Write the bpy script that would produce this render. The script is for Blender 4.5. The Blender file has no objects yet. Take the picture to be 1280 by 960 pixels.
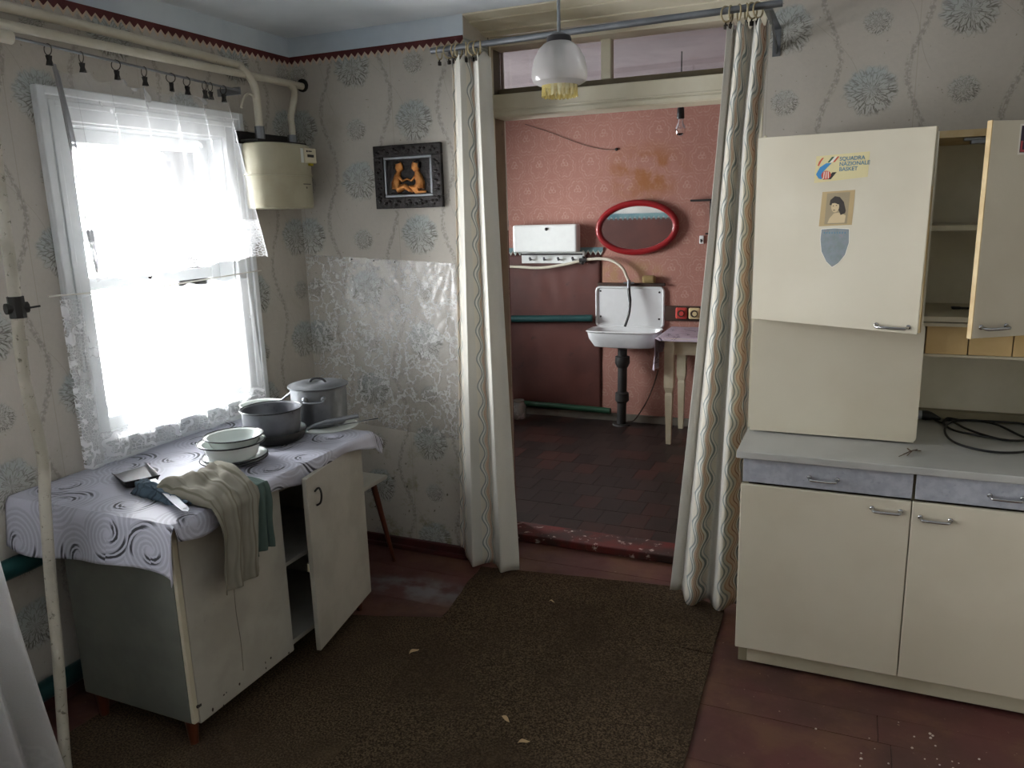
import bpy, bmesh, math, random
from mathutils import Vector, Matrix, noise
random.seed(7)
PI = math.pi
scene = bpy.context.scene
COL = scene.collection

# ------------------------------------------------------------------ camera, world, light, exposure
def set_camera():
    a, b, c = math.radians(-23.75), math.radians(12.32), math.radians(-1.62)
    ca, sa, cb, sb = math.cos(a), math.sin(a), math.cos(b), math.sin(b)
    F = Vector((sa * cb, ca * cb, -sb)); R = Vector((ca, -sa, 0)); U = R.cross(F)
    cc, sc = math.cos(c), math.sin(c)
    right = cc * R + sc * U; up = -sc * R + cc * U
    cam = bpy.data.cameras.new('camera'); o = bpy.data.objects.new('camera', cam); COL.objects.link(o)
    m = Matrix((right, up, -F)).transposed().to_4x4(); m.translation = (0, 0, 1.65)
    o.matrix_world = m
    cam.sensor_width = 36; cam.lens = 36 * 974 / 1280; cam.clip_start = .02
    scene.camera = o
set_camera()
w = bpy.data.worlds.new('overcast_sky'); scene.world = w; w.use_nodes = True
bg = w.node_tree.nodes['Background']; bg.inputs['Color'].default_value = (.96, .98, 1.0, 1); bg.inputs['Strength'].default_value = 9.0
def portal(name, x, y0, y1, z0, z1, xdir=1):
    l = bpy.data.lights.new(name, 'AREA'); l.shape = 'RECTANGLE'; l.size = z1 - z0; l.size_y = y1 - y0
    l.cycles.is_portal = True
    o = bpy.data.objects.new(name, l); COL.objects.link(o)
    o.location = (x, (y0 + y1) / 2, (z0 + z1) / 2); o.rotation_euler = (0, -PI / 2 * xdir, 0)
    return o
W1 = (1.95, 2.69, .87, 2.00)      # window beside the counter: y0,y1,z0,z1
W3 = (4.15, 5.25, .90, 2.05)      # window of the wash room
W2 = (-.25, .98, .75, 2.08)        # second window of the same wall, beside the camera
portal('portal_counter_window', -2.86, *W1); portal('portal_wash_window', -3.86, *W3); portal('portal_near_window', -2.86, *W2)
scene.view_settings.view_transform = 'Standard'; scene.view_settings.look = 'None'
scene.view_settings.gamma = 1; scene.view_settings.use_curve_mapping = False
scene.view_settings.exposure = 3.15
cy = scene.cycles
cy.use_denoising = True; cy.max_bounces = 14; cy.diffuse_bounces = 7; cy.glossy_bounces = 4; cy.transparent_max_bounces = 16
cy.transmission_bounces = 6; cy.caustics_reflective = False; cy.caustics_refractive = False; cy.sample_clamp_indirect = 8

# ------------------------------------------------------------------ mesh builder
class MB:
    def __init__(s): s.v = []; s.f = []; s.uv = None; s.sm = []
    def add(s, vs, fs, smooth=False):
        n = len(s.v); s.v += [tuple(v) for v in vs]; s.f += [tuple(i + n for i in f) for f in fs]; s.sm += [smooth] * len(fs); return s
    def box(s, x0, x1, y0, y1, z0, z1, bev=0, seg=2):
        x0, x1 = min(x0, x1), max(x0, x1)
        if bev <= 0:
            return s.add([(x, y, z) for z in (z0, z1) for y in (y0, y1) for x in (x0, x1)],
                         [(0, 2, 3, 1), (4, 5, 7, 6), (0, 1, 5, 4), (2, 6, 7, 3), (0, 4, 6, 2), (1, 3, 7, 5)])
        bm = bmesh.new(); bmesh.ops.create_cube(bm, size=1)
        for v in bm.verts:
            v.co = ((x0 + x1) / 2 + v.co.x * (x1 - x0), (y0 + y1) / 2 + v.co.y * (y1 - y0), (z0 + z1) / 2 + v.co.z * (z1 - z0))
        bmesh.ops.bevel(bm, geom=list(bm.edges), offset=bev, segments=seg, affect='EDGES', profile=.5)
        s.frombm(bm); bm.free(); return s
    def frombm(s, bm, smooth=False):
        bm.verts.ensure_lookup_table(); bm.verts.index_update()
        return s.add([v.co[:] for v in bm.verts], [[v.index for v in f.verts] for f in bm.faces], smooth)
    def tube(s, path, r, n=12, cap=True):
        P = [Vector(p) for p in path]; rs = r if isinstance(r, (list, tuple)) else [r] * len(P)
        vs = []; fs = []
        t0 = (P[1] - P[0]).normalized(); up = Vector((0, 0, 1)) if abs(t0.z) < .9 else Vector((1, 0, 0))
        nrm = t0.cross(up).normalized()
        for i, p in enumerate(P):
            t = (P[min(i + 1, len(P) - 1)] - P[max(i - 1, 0)]).normalized()
            nrm = (nrm - t * nrm.dot(t)).normalized(); b = t.cross(nrm)
            for k in range(n):
                a = 2 * PI * k / n; vs.append(p + (nrm * math.cos(a) + b * math.sin(a)) * rs[i])
        for i in range(len(P) - 1):
            for k in range(n):
                k2 = (k + 1) % n; fs.append((i * n + k, i * n + k2, (i + 1) * n + k2, (i + 1) * n + k))
        s.add(vs, fs, True)
        if cap:
            m = len(s.v) - len(vs)
            s.f.append(tuple(m + k for k in reversed(range(n)))); s.f.append(tuple(m + (len(P) - 1) * n + k for k in range(n))); s.sm += [False, False]
        return s
    def lathe(s, prof, c=(0, 0, 0), n=32, sx=1, sy=1, sharp=False):
        vs = []; fs = []
        for r, z in prof:
            for k in range(n):
                a = 2 * PI * k / n; vs.append((c[0] + r * sx * math.cos(a), c[1] + r * sy * math.sin(a), c[2] + z))
        for i in range(len(prof) - 1):
            for k in range(n):
                k2 = (k + 1) % n; fs.append((i * n + k, i * n + k2, (i + 1) * n + k2, (i + 1) * n + k))
        return s.add(vs, fs, not sharp)
    def ball(s, c, rx, ry, rz, n=14, m=8):
        return s.lathe([(max(1e-4, math.sin(PI * i / m)), -math.cos(PI * i / m)) for i in range(m + 1)], (0, 0, 0), n).xflast(n * (m + 1), lambda v: (c[0] + v[0] * rx, c[1] + v[1] * ry, c[2] + v[2] * rz))
    def xflast(s, k, fn):
        for i in range(len(s.v) - k, len(s.v)): s.v[i] = tuple(fn(s.v[i]))
        return s
    def prism(s, poly, fn, d0, d1):
        """poly: 2D outline; fn(a, b, d) -> point"""
        n = len(poly); vs = [fn(a, b, d0) for a, b in poly] + [fn(a, b, d1) for a, b in poly]
        fs = [tuple(range(n)), tuple(reversed(range(n, 2 * n)))] + [(i, n + i, n + (i + 1) % n, (i + 1) % n) for i in range(n)]
        return s.add(vs, fs)
    def grid(s, fn, nu, nv, uvfn=None, smooth=True):
        """fn(i/nu, j/nv)"""
        vs = [fn(i / nu, j / nv) for j in range(nv + 1) for i in range(nu + 1)]
        fs = [(j * (nu + 1) + i, j * (nu + 1) + i + 1, (j + 1) * (nu + 1) + i + 1, (j + 1) * (nu + 1) + i) for j in range(nv) for i in range(nu)]
        s.add(vs, fs, smooth)
        if uvfn: s.uv = [uvfn(i / nu, j / nv) for j in range(nv + 1) for i in range(nu + 1)]
        return s
    def xf(s, m):
        s.v = [tuple(m @ Vector(v)) for v in s.v]; return s

ORG = {}
def base_of(o): return ORG.get(o.name, Vector((0, 0, 0)))
def props(o, label=None, cat=None, group=None, kind=None):
    if label: o['label'] = label
    if cat: o['category'] = cat
    if group: o['group'] = group
    if kind: o['kind'] = kind
    return o
def obj(name, mb, mat, parent=None, label=None, cat=None, group=None, kind=None, loc=None, solid=0, recalc=True, angle=35):
    """loc: the origin of a top-level mesh; a part shares the origin of its thing"""
    org = base_of(parent) if parent else Vector(loc or (0, 0, 0))
    me = bpy.data.meshes.new(name)
    me.from_pydata([(v[0] - org.x, v[1] - org.y, v[2] - org.z) for v in mb.v], [], mb.f)
    if mb.uv:
        ul = me.uv_layers.new(name='UVMap')
        for l in me.loops: ul.data[l.index].uv = mb.uv[l.vertex_index]
    if recalc:
        bm = bmesh.new(); bm.from_mesh(me); bmesh.ops.recalc_face_normals(bm, faces=bm.faces); bm.to_mesh(me); bm.free()
    if any(mb.sm):
        me.polygons.foreach_set('use_smooth', [True] * len(me.polygons)); me.set_sharp_from_angle(angle=math.radians(angle))
    me.materials.append(mat)
    o = bpy.data.objects.new(name, me); COL.objects.link(o)
    if parent: o.parent = parent
    else: o.location = org
    ORG[o.name] = org
    if solid:
        md = o.modifiers.new('thickness', 'SOLIDIFY'); md.thickness = solid; md.offset = 0
    return props(o, label, cat, group, kind)
def thing(name, loc, label=None, cat=None, group=None, kind=None):
    o = bpy.data.objects.new(name, None); COL.objects.link(o); o.location = loc; o.empty_display_size = .05
    ORG[o.name] = Vector(loc); return props(o, label, cat, group, kind)
def clone(root, loc, label=None, rot=None):
    r = root.copy(); COL.objects.link(r); r.location = loc
    if rot is not None: r.rotation_euler = rot
    if label: r['label'] = label
    for c in root.children:
        d = c.copy(); COL.objects.link(d); d.parent = r
        for g in c.children:
            e = g.copy(); COL.objects.link(e); e.parent = d
    return r
def smooth_path(pts, k=6):
    P = [Vector(p) for p in pts]; out = []
    for i in range(len(P) - 1):
        p0 = P[max(i - 1, 0)]; p1 = P[i]; p2 = P[i + 1]; p3 = P[min(i + 2, len(P) - 1)]
        for j in range(k):
            t = j / k
            out.append(.5 * ((2 * p1) + (p2 - p0) * t + (2 * p0 - 5 * p1 + 4 * p2 - p3) * t * t + (3 * p1 - p0 - 3 * p2 + p3) * t ** 3))
    return out + [P[-1]]

# ------------------------------------------------------------------ material helpers
def lin(h):
    if not isinstance(h, str): return tuple(h)[:3] + (1,)
    c = [int(h[i:i + 2], 16) / 255 for i in (0, 2, 4)]
    return tuple(x / 12.92 if x <= .04045 else ((x + .055) / 1.055) ** 2.4 for x in c) + (1,)
NT = None
def new_mat(name):
    global NT
    m = bpy.data.materials.new(name); m.use_nodes = True; NT = m.node_tree; NT.nodes.clear(); return m
def N(t, props_=None, **kw):
    n = NT.nodes.new(t)
    for k, v in (props_ or {}).items(): setattr(n, k, v)
    for k, v in kw.items(): put(n.inputs[k.replace('_', ' ')] if k.replace('_', ' ') in n.inputs else n.inputs[int(k[1:])], v)
    return n
def put(sock, v):
    if isinstance(v, S): NT.links.new(v.s, sock)
    elif isinstance(v, bpy.types.NodeSocket): NT.links.new(v, sock)
    elif v is not None:
        if isinstance(v, (tuple, list)) and len(v) == 4 and sock.type == 'VECTOR': v = v[:3]
        sock.default_value = v
def mth(op, a, b=None, c=None, clamp=False):
    n = NT.nodes.new('ShaderNodeMath'); n.operation = op; n.use_clamp = clamp
    for i, x in enumerate((a, b, c)):
        if x is not None: put(n.inputs[i], x)
    return S(n.outputs[0])
class S:
    def __init__(s, sock): s.s = sock
    def __add__(a, b): return mth('ADD', a, b)
    def __radd__(a, b): return mth('ADD', b, a)
    def __sub__(a, b): return mth('SUBTRACT', a, b)
    def __rsub__(a, b): return mth('SUBTRACT', b, a)
    def __mul__(a, b): return mth('MULTIPLY', a, b)
    def __rmul__(a, b): return mth('MULTIPLY', b, a)
    def __truediv__(a, b): return mth('DIVIDE', a, b)
def sin(x): return mth('SINE', x)
def fract(x): return mth('FRACT', x)
def absv(x): return mth('ABSOLUTE', x)
def mx(a, b): return mth('MAXIMUM', a, b)
def mn(a, b): return mth('MINIMUM', a, b)
def step(lo, hi, x):
    n = NT.nodes.new('ShaderNodeMapRange'); n.interpolation_type = 'SMOOTHSTEP'
    put(n.inputs['Value'], x); put(n.inputs['From Min'], lo); put(n.inputs['From Max'], hi); return S(n.outputs[0])
def coords(kind='Object'):
    t = NT.nodes.new('ShaderNodeTexCoord'); x = NT.nodes.new('ShaderNodeSeparateXYZ'); NT.links.new(t.outputs[kind], x.inputs[0])
    return S(t.outputs[kind]), S(x.outputs[0]), S(x.outputs[1]), S(x.outputs[2])
def vec(x, y=0.0, z=0.0):
    n = NT.nodes.new('ShaderNodeCombineXYZ'); put(n.inputs[0], x); put(n.inputs[1], y); put(n.inputs[2], z); return S(n.outputs[0])
def nz(v, scale, detail=3, rough=.55, out=0):
    n = NT.nodes.new('ShaderNodeTexNoise'); put(n.inputs['Vector'], v); n.inputs['Scale'].default_value = scale; n.inputs['Detail'].default_value = detail
    n.inputs['Roughness'].default_value = rough; return S(n.outputs[out])
def mix(f, a, b, mode='MIX'):
    n = NT.nodes.new('ShaderNodeMix'); n.data_type = 'RGBA'; n.blend_type = mode
    put(n.inputs[0], f); put(n.inputs[6], lin(a) if isinstance(a, (str, tuple)) else a); put(n.inputs[7], lin(b) if isinstance(b, (str, tuple)) else b)
    return S(n.outputs[2])
def ramp(f, stops, interp='LINEAR'):
    n = NT.nodes.new('ShaderNodeValToRGB'); cr = n.color_ramp; cr.interpolation = interp
    while len(cr.elements) < len(stops): cr.elements.new(.5)
    for e, (p, c) in zip(cr.elements, stops): e.position = p; e.color = lin(c)
    put(n.inputs[0], f); return S(n.outputs[0])
def bump(h, strength=.3, dist=.01):
    n = NT.nodes.new('ShaderNodeBump'); put(n.inputs['Height'], h); n.inputs['Strength'].default_value = strength; n.inputs['Distance'].default_value = dist
    return S(n.outputs[0])
def surface(sh):
    o = NT.nodes.new('ShaderNodeOutputMaterial'); NT.links.new(sh.outputs[0] if hasattr(sh, 'outputs') else sh.s, o.inputs[0])
def pbsdf(color, rough=.6, metal=0.0, normal=None, spec=.4, **kw):
    n = NT.nodes.new('ShaderNodeBsdfPrincipled')
    put(n.inputs['Base Color'], lin(color) if isinstance(color, (str, tuple)) else color); put(n.inputs['Roughness'], rough); put(n.inputs['Metallic'], metal)
    n.inputs['Specular IOR Level'].default_value = spec
    if normal: put(n.inputs['Normal'], normal)
    for k, v in kw.items(): put(n.inputs[k.replace('_', ' ')], v)
    return n
def paint(name, c, c2=None, dirt=None, rough=.55, metal=0.0, vs=6, ds=9, dth=.62, bs=60, bst=.1, spec=.4, rnd=0):
    """painted or plain surface with uneven tone, dirt spots and fine relief"""
    m = new_mat(name); v, x, y, z = coords()
    if rnd:
        oi = NT.nodes.new('ShaderNodeObjectInfo'); k = NT.nodes.new('ShaderNodeVectorMath'); k.operation = 'ADD'
        put(k.inputs[0], v); put(k.inputs[1], vec(S(oi.outputs['Random']) * 37.0, S(oi.outputs['Random']) * 11.0)); v = S(k.outputs[0])
    col = mix(step(.35, .65, nz(v, vs, 4)), c, c2 or c)
    if rnd: col = mix(S(oi.outputs['Random']) * rnd, col, (0, 0, 0), 'MIX')
    if dirt: col = mix(step(dth, dth + .1, nz(v, ds, 6, .7)) * .8, col, dirt)
    surface(pbsdf(col, rough, metal, bump(nz(v, bs, 3), bst, .004) if bst else None, spec)); return m
def plain(name, c, rough=.5, metal=0.0, spec=.4, **kw):
    m = new_mat(name); v, x, y, z = coords()
    col = mix(nz(v, 25, 3) * .35, c, tuple(q * .7 for q in lin(c)[:3]))
    surface(pbsdf(col, rough, metal, None, spec, **kw)); return m

def wrap(x, W): return x - mth('ROUND', x / W) * W
def floral(name, axis):
    """beige wallpaper with blue-grey chrysanthemums and thin garlands; axis: world axis that runs along the wall"""
    m = new_mat(name); v, x, y, z = coords()
    u = x if axis == 'X' else y
    wob = (nz(v, 7, 2) - .5) * .03
    base = mix(nz(v, 3, 4), 'b4aea5', 'a5a098')
    base = mix(nz(v, 70, 2) * .25, base, 'cbc4b4')
    W, H = .62, .50
    ink = None; blue = None
    def flower(cx, cy, R, npet, seed):
        du = wrap(u - cx, W) / R; dv = wrap(z - cy, H) / R
        r = mth('SQRT', du * du + dv * dv * 1.15); a = mth('ARCTAN2', dv, du)
        n1 = nz(vec(a * 1.6 + seed, r * 1.2, seed), 2.2, 2)
        rr = r + (n1 - .5) * .5
        scal = rr * 3.3 - absv(sin(a * (npet / 2))) * .55
        line = 1.0 - step(.0, .16, absv(fract(scal) - .5) * 1.0)
        rad = step(.50, .62, nz(vec(a * 5.5 + seed, r * 1.3, seed), 2.6, 2))
        body = 1.0 - step(.72, 1.0, rr)
        low = step(-.5, .7, (0.35 - dv) * .8 + du * .25)
        i = body * mx(line * .9, rad * .9) * (.55 + low * .45)
        b = body * (1.0 - low * .65)
        return i, b
    for cx, cy, R, n_, sd in ((.02, .07, .105, 16, 1.3), (.33, .32, .105, 14, 4.1), (.33, .05, .058, 10, 7.7), (.03, .31, .055, 10, 9.2)):
        i, b = flower(cx, cy, R, n_, sd)
        if R > .08: blue = b if blue is None else mx(blue, b)
        else: blue = mx(blue, b * .45)
        ink = i if ink is None else mx(ink, i)
    for cx, ph in ((.175, 0.), (.49, 2.4)):                       # garlands
        d = wrap(u - cx + sin(z * (2 * PI / H) + ph) * .035, W)
        d2 = absv(d + (nz(vec(z, ph), 30, 1) - .5) * .012)
        leaf = (1.0 - step(.006, .016, d2)) * step(.42, .58, nz(vec(u, z, ph), 75, 2))
        stem = 1.0 - step(.0012, .0028, absv(d))
        br = absv(wrap(z - .25 + d * 1.6, H)); br = (1.0 - step(.001, .003, br)) * (1.0 - step(.07, .09, absv(d)))
        ink = mx(ink, mx(leaf * .42, mx(stem * .3, br * .25)))
    col = mix(blue * .55, base, '93a7ad')
    col = mix(ink * step(.2, .45, nz(v, 25, 3)), col, '625f57')
    # wear: stains, seams and scuffs of their own shape
    st = step(.56, .75, nz(v, 2.1, 5, .65)); col = mix(st * .35, col, '8a8272')
    if axis == 'X':
        mould = step(.54, .72, nz(v, 9, 5, .7)) * (1.0 - step(.25, .75, z)); col = mix(mould * .75, col, '77744a')
        spots = step(.66, .72, nz(v, 40, 3)) * (1.0 - step(.3, .7, z)); col = mix(spots * .8, col, '4a4636')
    seam = 1.0 - step(.0, .0025, absv(wrap(u - .17, .53))); col = mix(seam * .35, col, '80796b')
    fine = step(.71, .74, nz(v, 60, 2)); col = mix(fine * .5, col, '6b6558')
    hgt = nz(v, 40, 3) * .6 + nz(v, 6, 3) * 2.0
    surface(pbsdf(col, .75, 0.0, bump(hgt, .35, .006), .25)); return m
def damask(name):
    m = new_mat(name); v, x, y, z = coords()
    W, H = .21, .40
    base = mix(nz(v, 3, 4), '93695e', 'a0766a')
    orn = None
    for ox, oz in ((0., 0.), (W / 2, H / 2)):
        du = wrap(x - ox, W); dv = wrap(z - oz, H)
        def ring(cx, cz, R, t=.006):
            d = mth('SQRT', (du - cx) * (du - cx) + (dv - cz) * (dv - cz)); return 1.0 - step(t * .5, t, absv(d - R))
        k = mx(mx(ring(.014, .012, .012), ring(-.014, .012, .012)), ring(0., .036, .013))
        r2 = mth('SQRT', du * du + dv * dv * .75); an = mth('ARCTAN2', dv, du)
        edge = r2 - absv(sin(an * 4.0)) * .014
        k = mx(k, (1.0 - step(.002, .007, absv(edge - .062))) * .8)
        k = mx(k, (1.0 - step(.002, .006, absv(edge - .082))) * .5)
        k = mx(k, (1.0 - step(.002, .005, absv(absv(du) + dv * .5 + .02))) * .4 * (1.0 - step(.05, .09, r2)))
        orn = k if orn is None else mx(orn, k)
    orn = orn * step(.3, .6, nz(v, 50, 2))
    col = mix(orn * .6, base, 'b39485')
    col = mix(step(.5, .7, nz(v, 90, 2)) * .3, col, 'b58a7a')
    dx = (x + 1.47) / .38; dz = (z - 1.92) / .25                  # yellow damp stain above the mirror
    bl = (1.0 - step(.3, 1.1, mth('SQRT', dx * dx + dz * dz))) * step(.36, .60, nz(v, 7, 4))
    col = mix(bl * .8, col, '8a5a2c')
    dx = (x + 1.6) / .35; dz = (z - 1.18) / .12
    bl = (1.0 - step(.3, 1.1, mth('SQRT', dx * dx + dz * dz))) * step(.40, .60, nz(v, 9, 4)); col = mix(bl * .7, col, '9a7d57')
    surface(pbsdf(col, .75, 0, bump(nz(v, 50, 3), .2, .004), .2)); return m
def swirl_cloth(name, c0='b9bac6', c1='34343a', sc=5.0):
    """oilcloth printed with brushed rings"""
    m = new_mat(name); v, x, y, z = coords('UV')
    n = N('ShaderNodeTexVoronoi', {'voronoi_dimensions': '2D'}); put(n.inputs['Vector'], v); n.inputs['Scale'].default_value = sc; n.inputs['Randomness'].default_value = .75
    sp = NT.nodes.new('ShaderNodeSeparateXYZ'); NT.links.new(n.outputs['Position'], sp.inputs[0])
    du = x - S(sp.outputs[0]); dv = y - S(sp.outputs[1])
    if sc: du, dv = du * 1.0, dv * 1.0
    r = mth('SQRT', du * du + dv * dv) * sc; a = mth('ARCTAN2', dv, du)
    cs = NT.nodes.new('ShaderNodeSeparateColor'); NT.links.new(n.outputs['Color'], cs.inputs[0]); rnd = S(cs.outputs[0]) * 6.28
    sp2 = r + a * .045
    rings = step(.05, .5, sin(sp2 * 75.0) * .6 + nz(vec(sp2 * 14.0, a * .6), 4, 2) * 1.9 - .55)
    arc = step(.1, .75, sin(a + rnd + r * 4.0)); arc2 = step(.35, .8, sin(a * 1.0 + rnd * 2.0 + 2.0 - r * 5.0))
    zone = mx(arc * step(.10, .14, r) * (1.0 - step(.22, .27, r)), arc2 * step(.30, .34, r) * (1.0 - step(.42, .48, r)))
    zone2 = (step(.05, .1, r) * (1.0 - step(.5, .6, r))) * .22
    col = mix(nz(v, 9, 3), c0, tuple(q * .82 for q in lin(c0)[:3]))
    col = mix(mx(zone * rings, zone2 * rings), col, c1)
    surface(pbsdf(col, .5, 0, bump(nz(v, 14, 3), .15, .01), .28)); return m
def wave_linen(name):
    """cream linen with bands of wavy printed lines; UV x: pattern bands, UV y: metres"""
    m = new_mat(name); v, x, y, z = coords('UV')
    f = fract(x); t = (f - .5) * 2.0 + sin(y * (2 * PI / .125)) * .11
    band = step(.49, .5, f)
    g = '9aa09a'; cr = 'd8d2c4'
    col = ramp(t, [(0, cr), (.10, '969c98'), (.16, 'e4e2da'), (.24, 'a0a6a1'), (.29, cr), (.37, 'c7a68d'), (.41, 'd9c3ac'), (.50, 'a37f6e'), (.53, 'd9c9b6'), (.60, 'b59a7e'), (.64, 'e2ded2'), (.72, '8a918d'), (.80, 'dcd8cc'), (.86, 'adb1ac'), (.90, cr)], 'CONSTANT')
    flat = mix(nz(v, 3, 2), 'd6d3ca', 'c9c6bd')
    col = mix(band, flat, col)
    weave = nz(vec(x * 30.0, y * 420.0), 1.0, 2); col = mix(step(.55, .75, weave) * .18, col, '8f8b82')
    d = NT.nodes.new('ShaderNodeBsdfDiffuse'); put(d.inputs[0], col); put(d.inputs['Normal'], bump(weave, .2, .003))
    tr = NT.nodes.new('ShaderNodeBsdfTranslucent'); put(tr.inputs[0], col)
    k = NT.nodes.new('ShaderNodeMixShader'); k.inputs[0].default_value = .18; NT.links.new(d.outputs[0], k.inputs[1]); NT.links.new(tr.outputs[0], k.inputs[2])
    surface(k); return m
def tulle(name, lace_lo, dens=.30, lace=.85, hem=.16, col='f1f1f2', side=0.0, tl=.5):
    """sheer net with woven lace; UV: metres across, metres up from the hem"""
    m = new_mat(name); v, x, y, z = coords('UV')
    n = N('ShaderNodeTexVoronoi', {'voronoi_dimensions': '2D', 'feature': 'DISTANCE_TO_EDGE'}); put(n.inputs['Vector'], v); n.inputs['Scale'].default_value = 85
    web = 1.0 - step(.03, .16, S(n.outputs['Distance']))
    du = wrap(x, .155); dv = y - hem * .5; r = mth('SQRT', du * du + dv * dv); a = mth('ARCTAN2', dv, du)
    med = step(.0, .35, sin(r * 190.0 + sin(a * 6.0) * 1.2)) * (1.0 - step(.055, .07, r))
    fl = step(.50, .58, nz(v, 17, 3))
    inhem = 1.0 - step(hem * .95, hem * 1.1, y)
    sprig = step(.60, .66, nz(vec(x * 1.0, y * .6), 13, 2))
    al = mx(inhem * mx(mx(web * .75, med * .9), fl * .55), sprig * .5)
    if side: al = mx(al, (1.0 - step(side, side + .02, x)) * mx(web * .8, fl * .9))
    al = mn(mx(al * lace, dens) + nz(v, 260, 1) * .10, 1.0)
    d = NT.nodes.new('ShaderNodeBsdfDiffuse'); d.inputs[0].default_value = lin(col)
    t = NT.nodes.new('ShaderNodeBsdfTranslucent'); t.inputs[0].default_value = lin(col)
    k = NT.nodes.new('ShaderNodeMixShader'); k.inputs[0].default_value = tl; NT.links.new(d.outputs[0], k.inputs[1]); NT.links.new(t.outputs[0], k.inputs[2])
    tp = NT.nodes.new('ShaderNodeBsdfTransparent')
    j = NT.nodes.new('ShaderNodeMixShader'); put(j.inputs[0], al); NT.links.new(tp.outputs[0], j.inputs[1]); NT.links.new(k.outputs[0], j.inputs[2])
    surface(j); return m
def clear(name, tint=(1, 1, 1), gloss=.08, rough=.02, film=0.0, wrinkle=0.0):
    m = new_mat(name); v, x, y, z = coords()
    tp = NT.nodes.new('ShaderNodeBsdfTransparent'); tp.inputs[0].default_value = tint + (1,)
    g = NT.nodes.new('ShaderNodeBsdfGlossy'); g.inputs['Roughness'].default_value = rough
    if wrinkle: put(g.inputs['Normal'], bump(nz(v, 22, 4, .6), wrinkle, .01))
    fr = NT.nodes.new('ShaderNodeFresnel'); fr.inputs[0].default_value = 1.45
    if wrinkle: put(fr.inputs['Normal'], bump(nz(v, 22, 4, .6), wrinkle, .01))
    k = NT.nodes.new('ShaderNodeMixShader'); put(k.inputs[0], mn(S(fr.outputs[0]) + gloss, 1.0)); NT.links.new(tp.outputs[0], k.inputs[1]); NT.links.new(g.outputs[0], k.inputs[2])
    if film:
        d = NT.nodes.new('ShaderNodeBsdfDiffuse'); d.inputs[0].default_value = (.75, .74, .70, 1)
        q = NT.nodes.new('ShaderNodeMixShader'); put(q.inputs[0], film + step(.5, .7, nz(v, 18, 4)) * film); NT.links.new(k.outputs[0], q.inputs[1]); NT.links.new(d.outputs[0], q.inputs[2]); k = q
    surface(k); return m
def floor_paint(name):
    m = new_mat(name); v, x, y, z = coords()
    col = mix(step(.35, .65, nz(v, 2.5, 5)), '55302d', '48302a')
    col = mix(step(.45, .65, nz(v, 4, 6, .65)) * .75, col, '634634')
    dx = (x + 1.72) / .33; dy = (y - 2.80) / .13                  # paint worn through to grey wood
    wr = (1.0 - step(.35, 1.1, mth('SQRT', dx * dx + dy * dy))) * step(.38, .6, nz(v, 8, 5)); col = mix(wr * .85, col, '6e6e72')
    col = mix(step(.62, .75, nz(v, 14, 5, .7)) * .5, col, '3a2622')
    col = mix(step(.69, .73, nz(v, 60, 3)) * .55, col, '9a8a78')
    surface(pbsdf(col, step(.2, .9, nz(v, 5, 4)) * .35 + .32, 0, bump(nz(v, 30, 4), .15, .004), .4)); return m
def rug_mat(name):
    m = new_mat(name); v, x, y, z = coords()
    col = mix(step(.38, .66, nz(v, 150, 3, .7)), '2b221a', '63533f')
    col = mix(step(.4, .65, nz(v, 2.2, 4)) * .55, col, '3a2e24')
    d = absv(x + .87 + (y - 2.0) * .125 + (nz(v, 5, 2) - .5) * .05); wr = (1.0 - step(.012, .06, d)) * step(.35, .6, nz(v, 9, 4)); col = mix(wr * .5, col, '76664f')
    col = mix(step(.58, .75, nz(v, 3.7, 5)) * .4, col, '5a4a36')
    surface(pbsdf(col, .95, 0, bump(nz(v, 300, 2) + nz(v, 40, 2), .8, .006), .1)); return m

M = {}
M['paperX'] = floral('floral_wallpaper_across', 'X'); M['paperY'] = floral('floral_wallpaper_along', 'Y')
M['damask'] = damask('pink_wallpaper')
M['ceiling'] = paint('ceiling_whitewash', 'dbe1e6', 'ccd4da', 'a9a8a4', .8, dth=.68, vs=2, ds=4)
M['band'] = paint('blue_whitewash', 'c9d3dc', 'b8c5d0', '95979a', .8, dth=.66, vs=3)
M['far_ceiling'] = paint('pinkish_ceiling', 'aba2a5', '9a9295', '4d3b36', .8, dth=.69, vs=3, ds=5)
M['border'] = paint('dark_red_border', '5d2a2a', '4d2020', None, .8)
M['border_edge'] = paint('pale_border_edge', 'c9b49e', 'b9a48e', None, .8)
M['cream'] = paint('cream_gloss_paint', 'd3cdba', 'c7c0aa', '958a70', .45, dth=.68, vs=4, ds=14)
M['jamb'] = paint('brown_jamb_paint', '6f6450', '5f5644', '3d352a', .5, dth=.62)
M['white_frame'] = paint('white_window_paint', 'd5d8d8', 'c7cbcc', '96938a', .45, dth=.70, ds=14)
M['dark_red'] = paint('dark_red_paint', '4a2020', '35201c', '241a18', .5)
M['threshold'] = paint('worn_threshold', '5d1d18', '34211d', 'cfc4b8', .6, vs=7, ds=22, dth=.58)
M['floor'] = floor_paint('red_floor_paint'); M['rug'] = rug_mat('brown_pile'); M['gap'] = plain('dark_gap', '120d0a', .9)
M['tile'] = paint('linoleum_tile', '241d1a', '2b201d', '383029', .45, rnd=.45, dth=.6, ds=12)
M['tile_red'] = paint('linoleum_tile_red', '3b231e', '32201b', '2c2622', .45, rnd=.3, dth=.6, ds=12)
M['white_plain'] = paint('whitewashed_plaster', 'c4c2bd', 'b5b3ae', None, .85)
M['brown_panel'] = paint('red_brown_oilcloth', '56312a', '4a2a24', '3a201b', .5, vs=3, dth=.6)
M['teal_edge'] = paint('teal_border', '4f6f78', '6a888a', None, .8); M['teal_light'] = plain('pale_teal', 'b6c0b8', .8)
M['teal'] = paint('teal_oil_paint', '17403f', '123536', '0c2424', .4)
M['green'] = paint('green_oil_paint', '1f4a33', '183a29', '10261b', .45)
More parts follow.
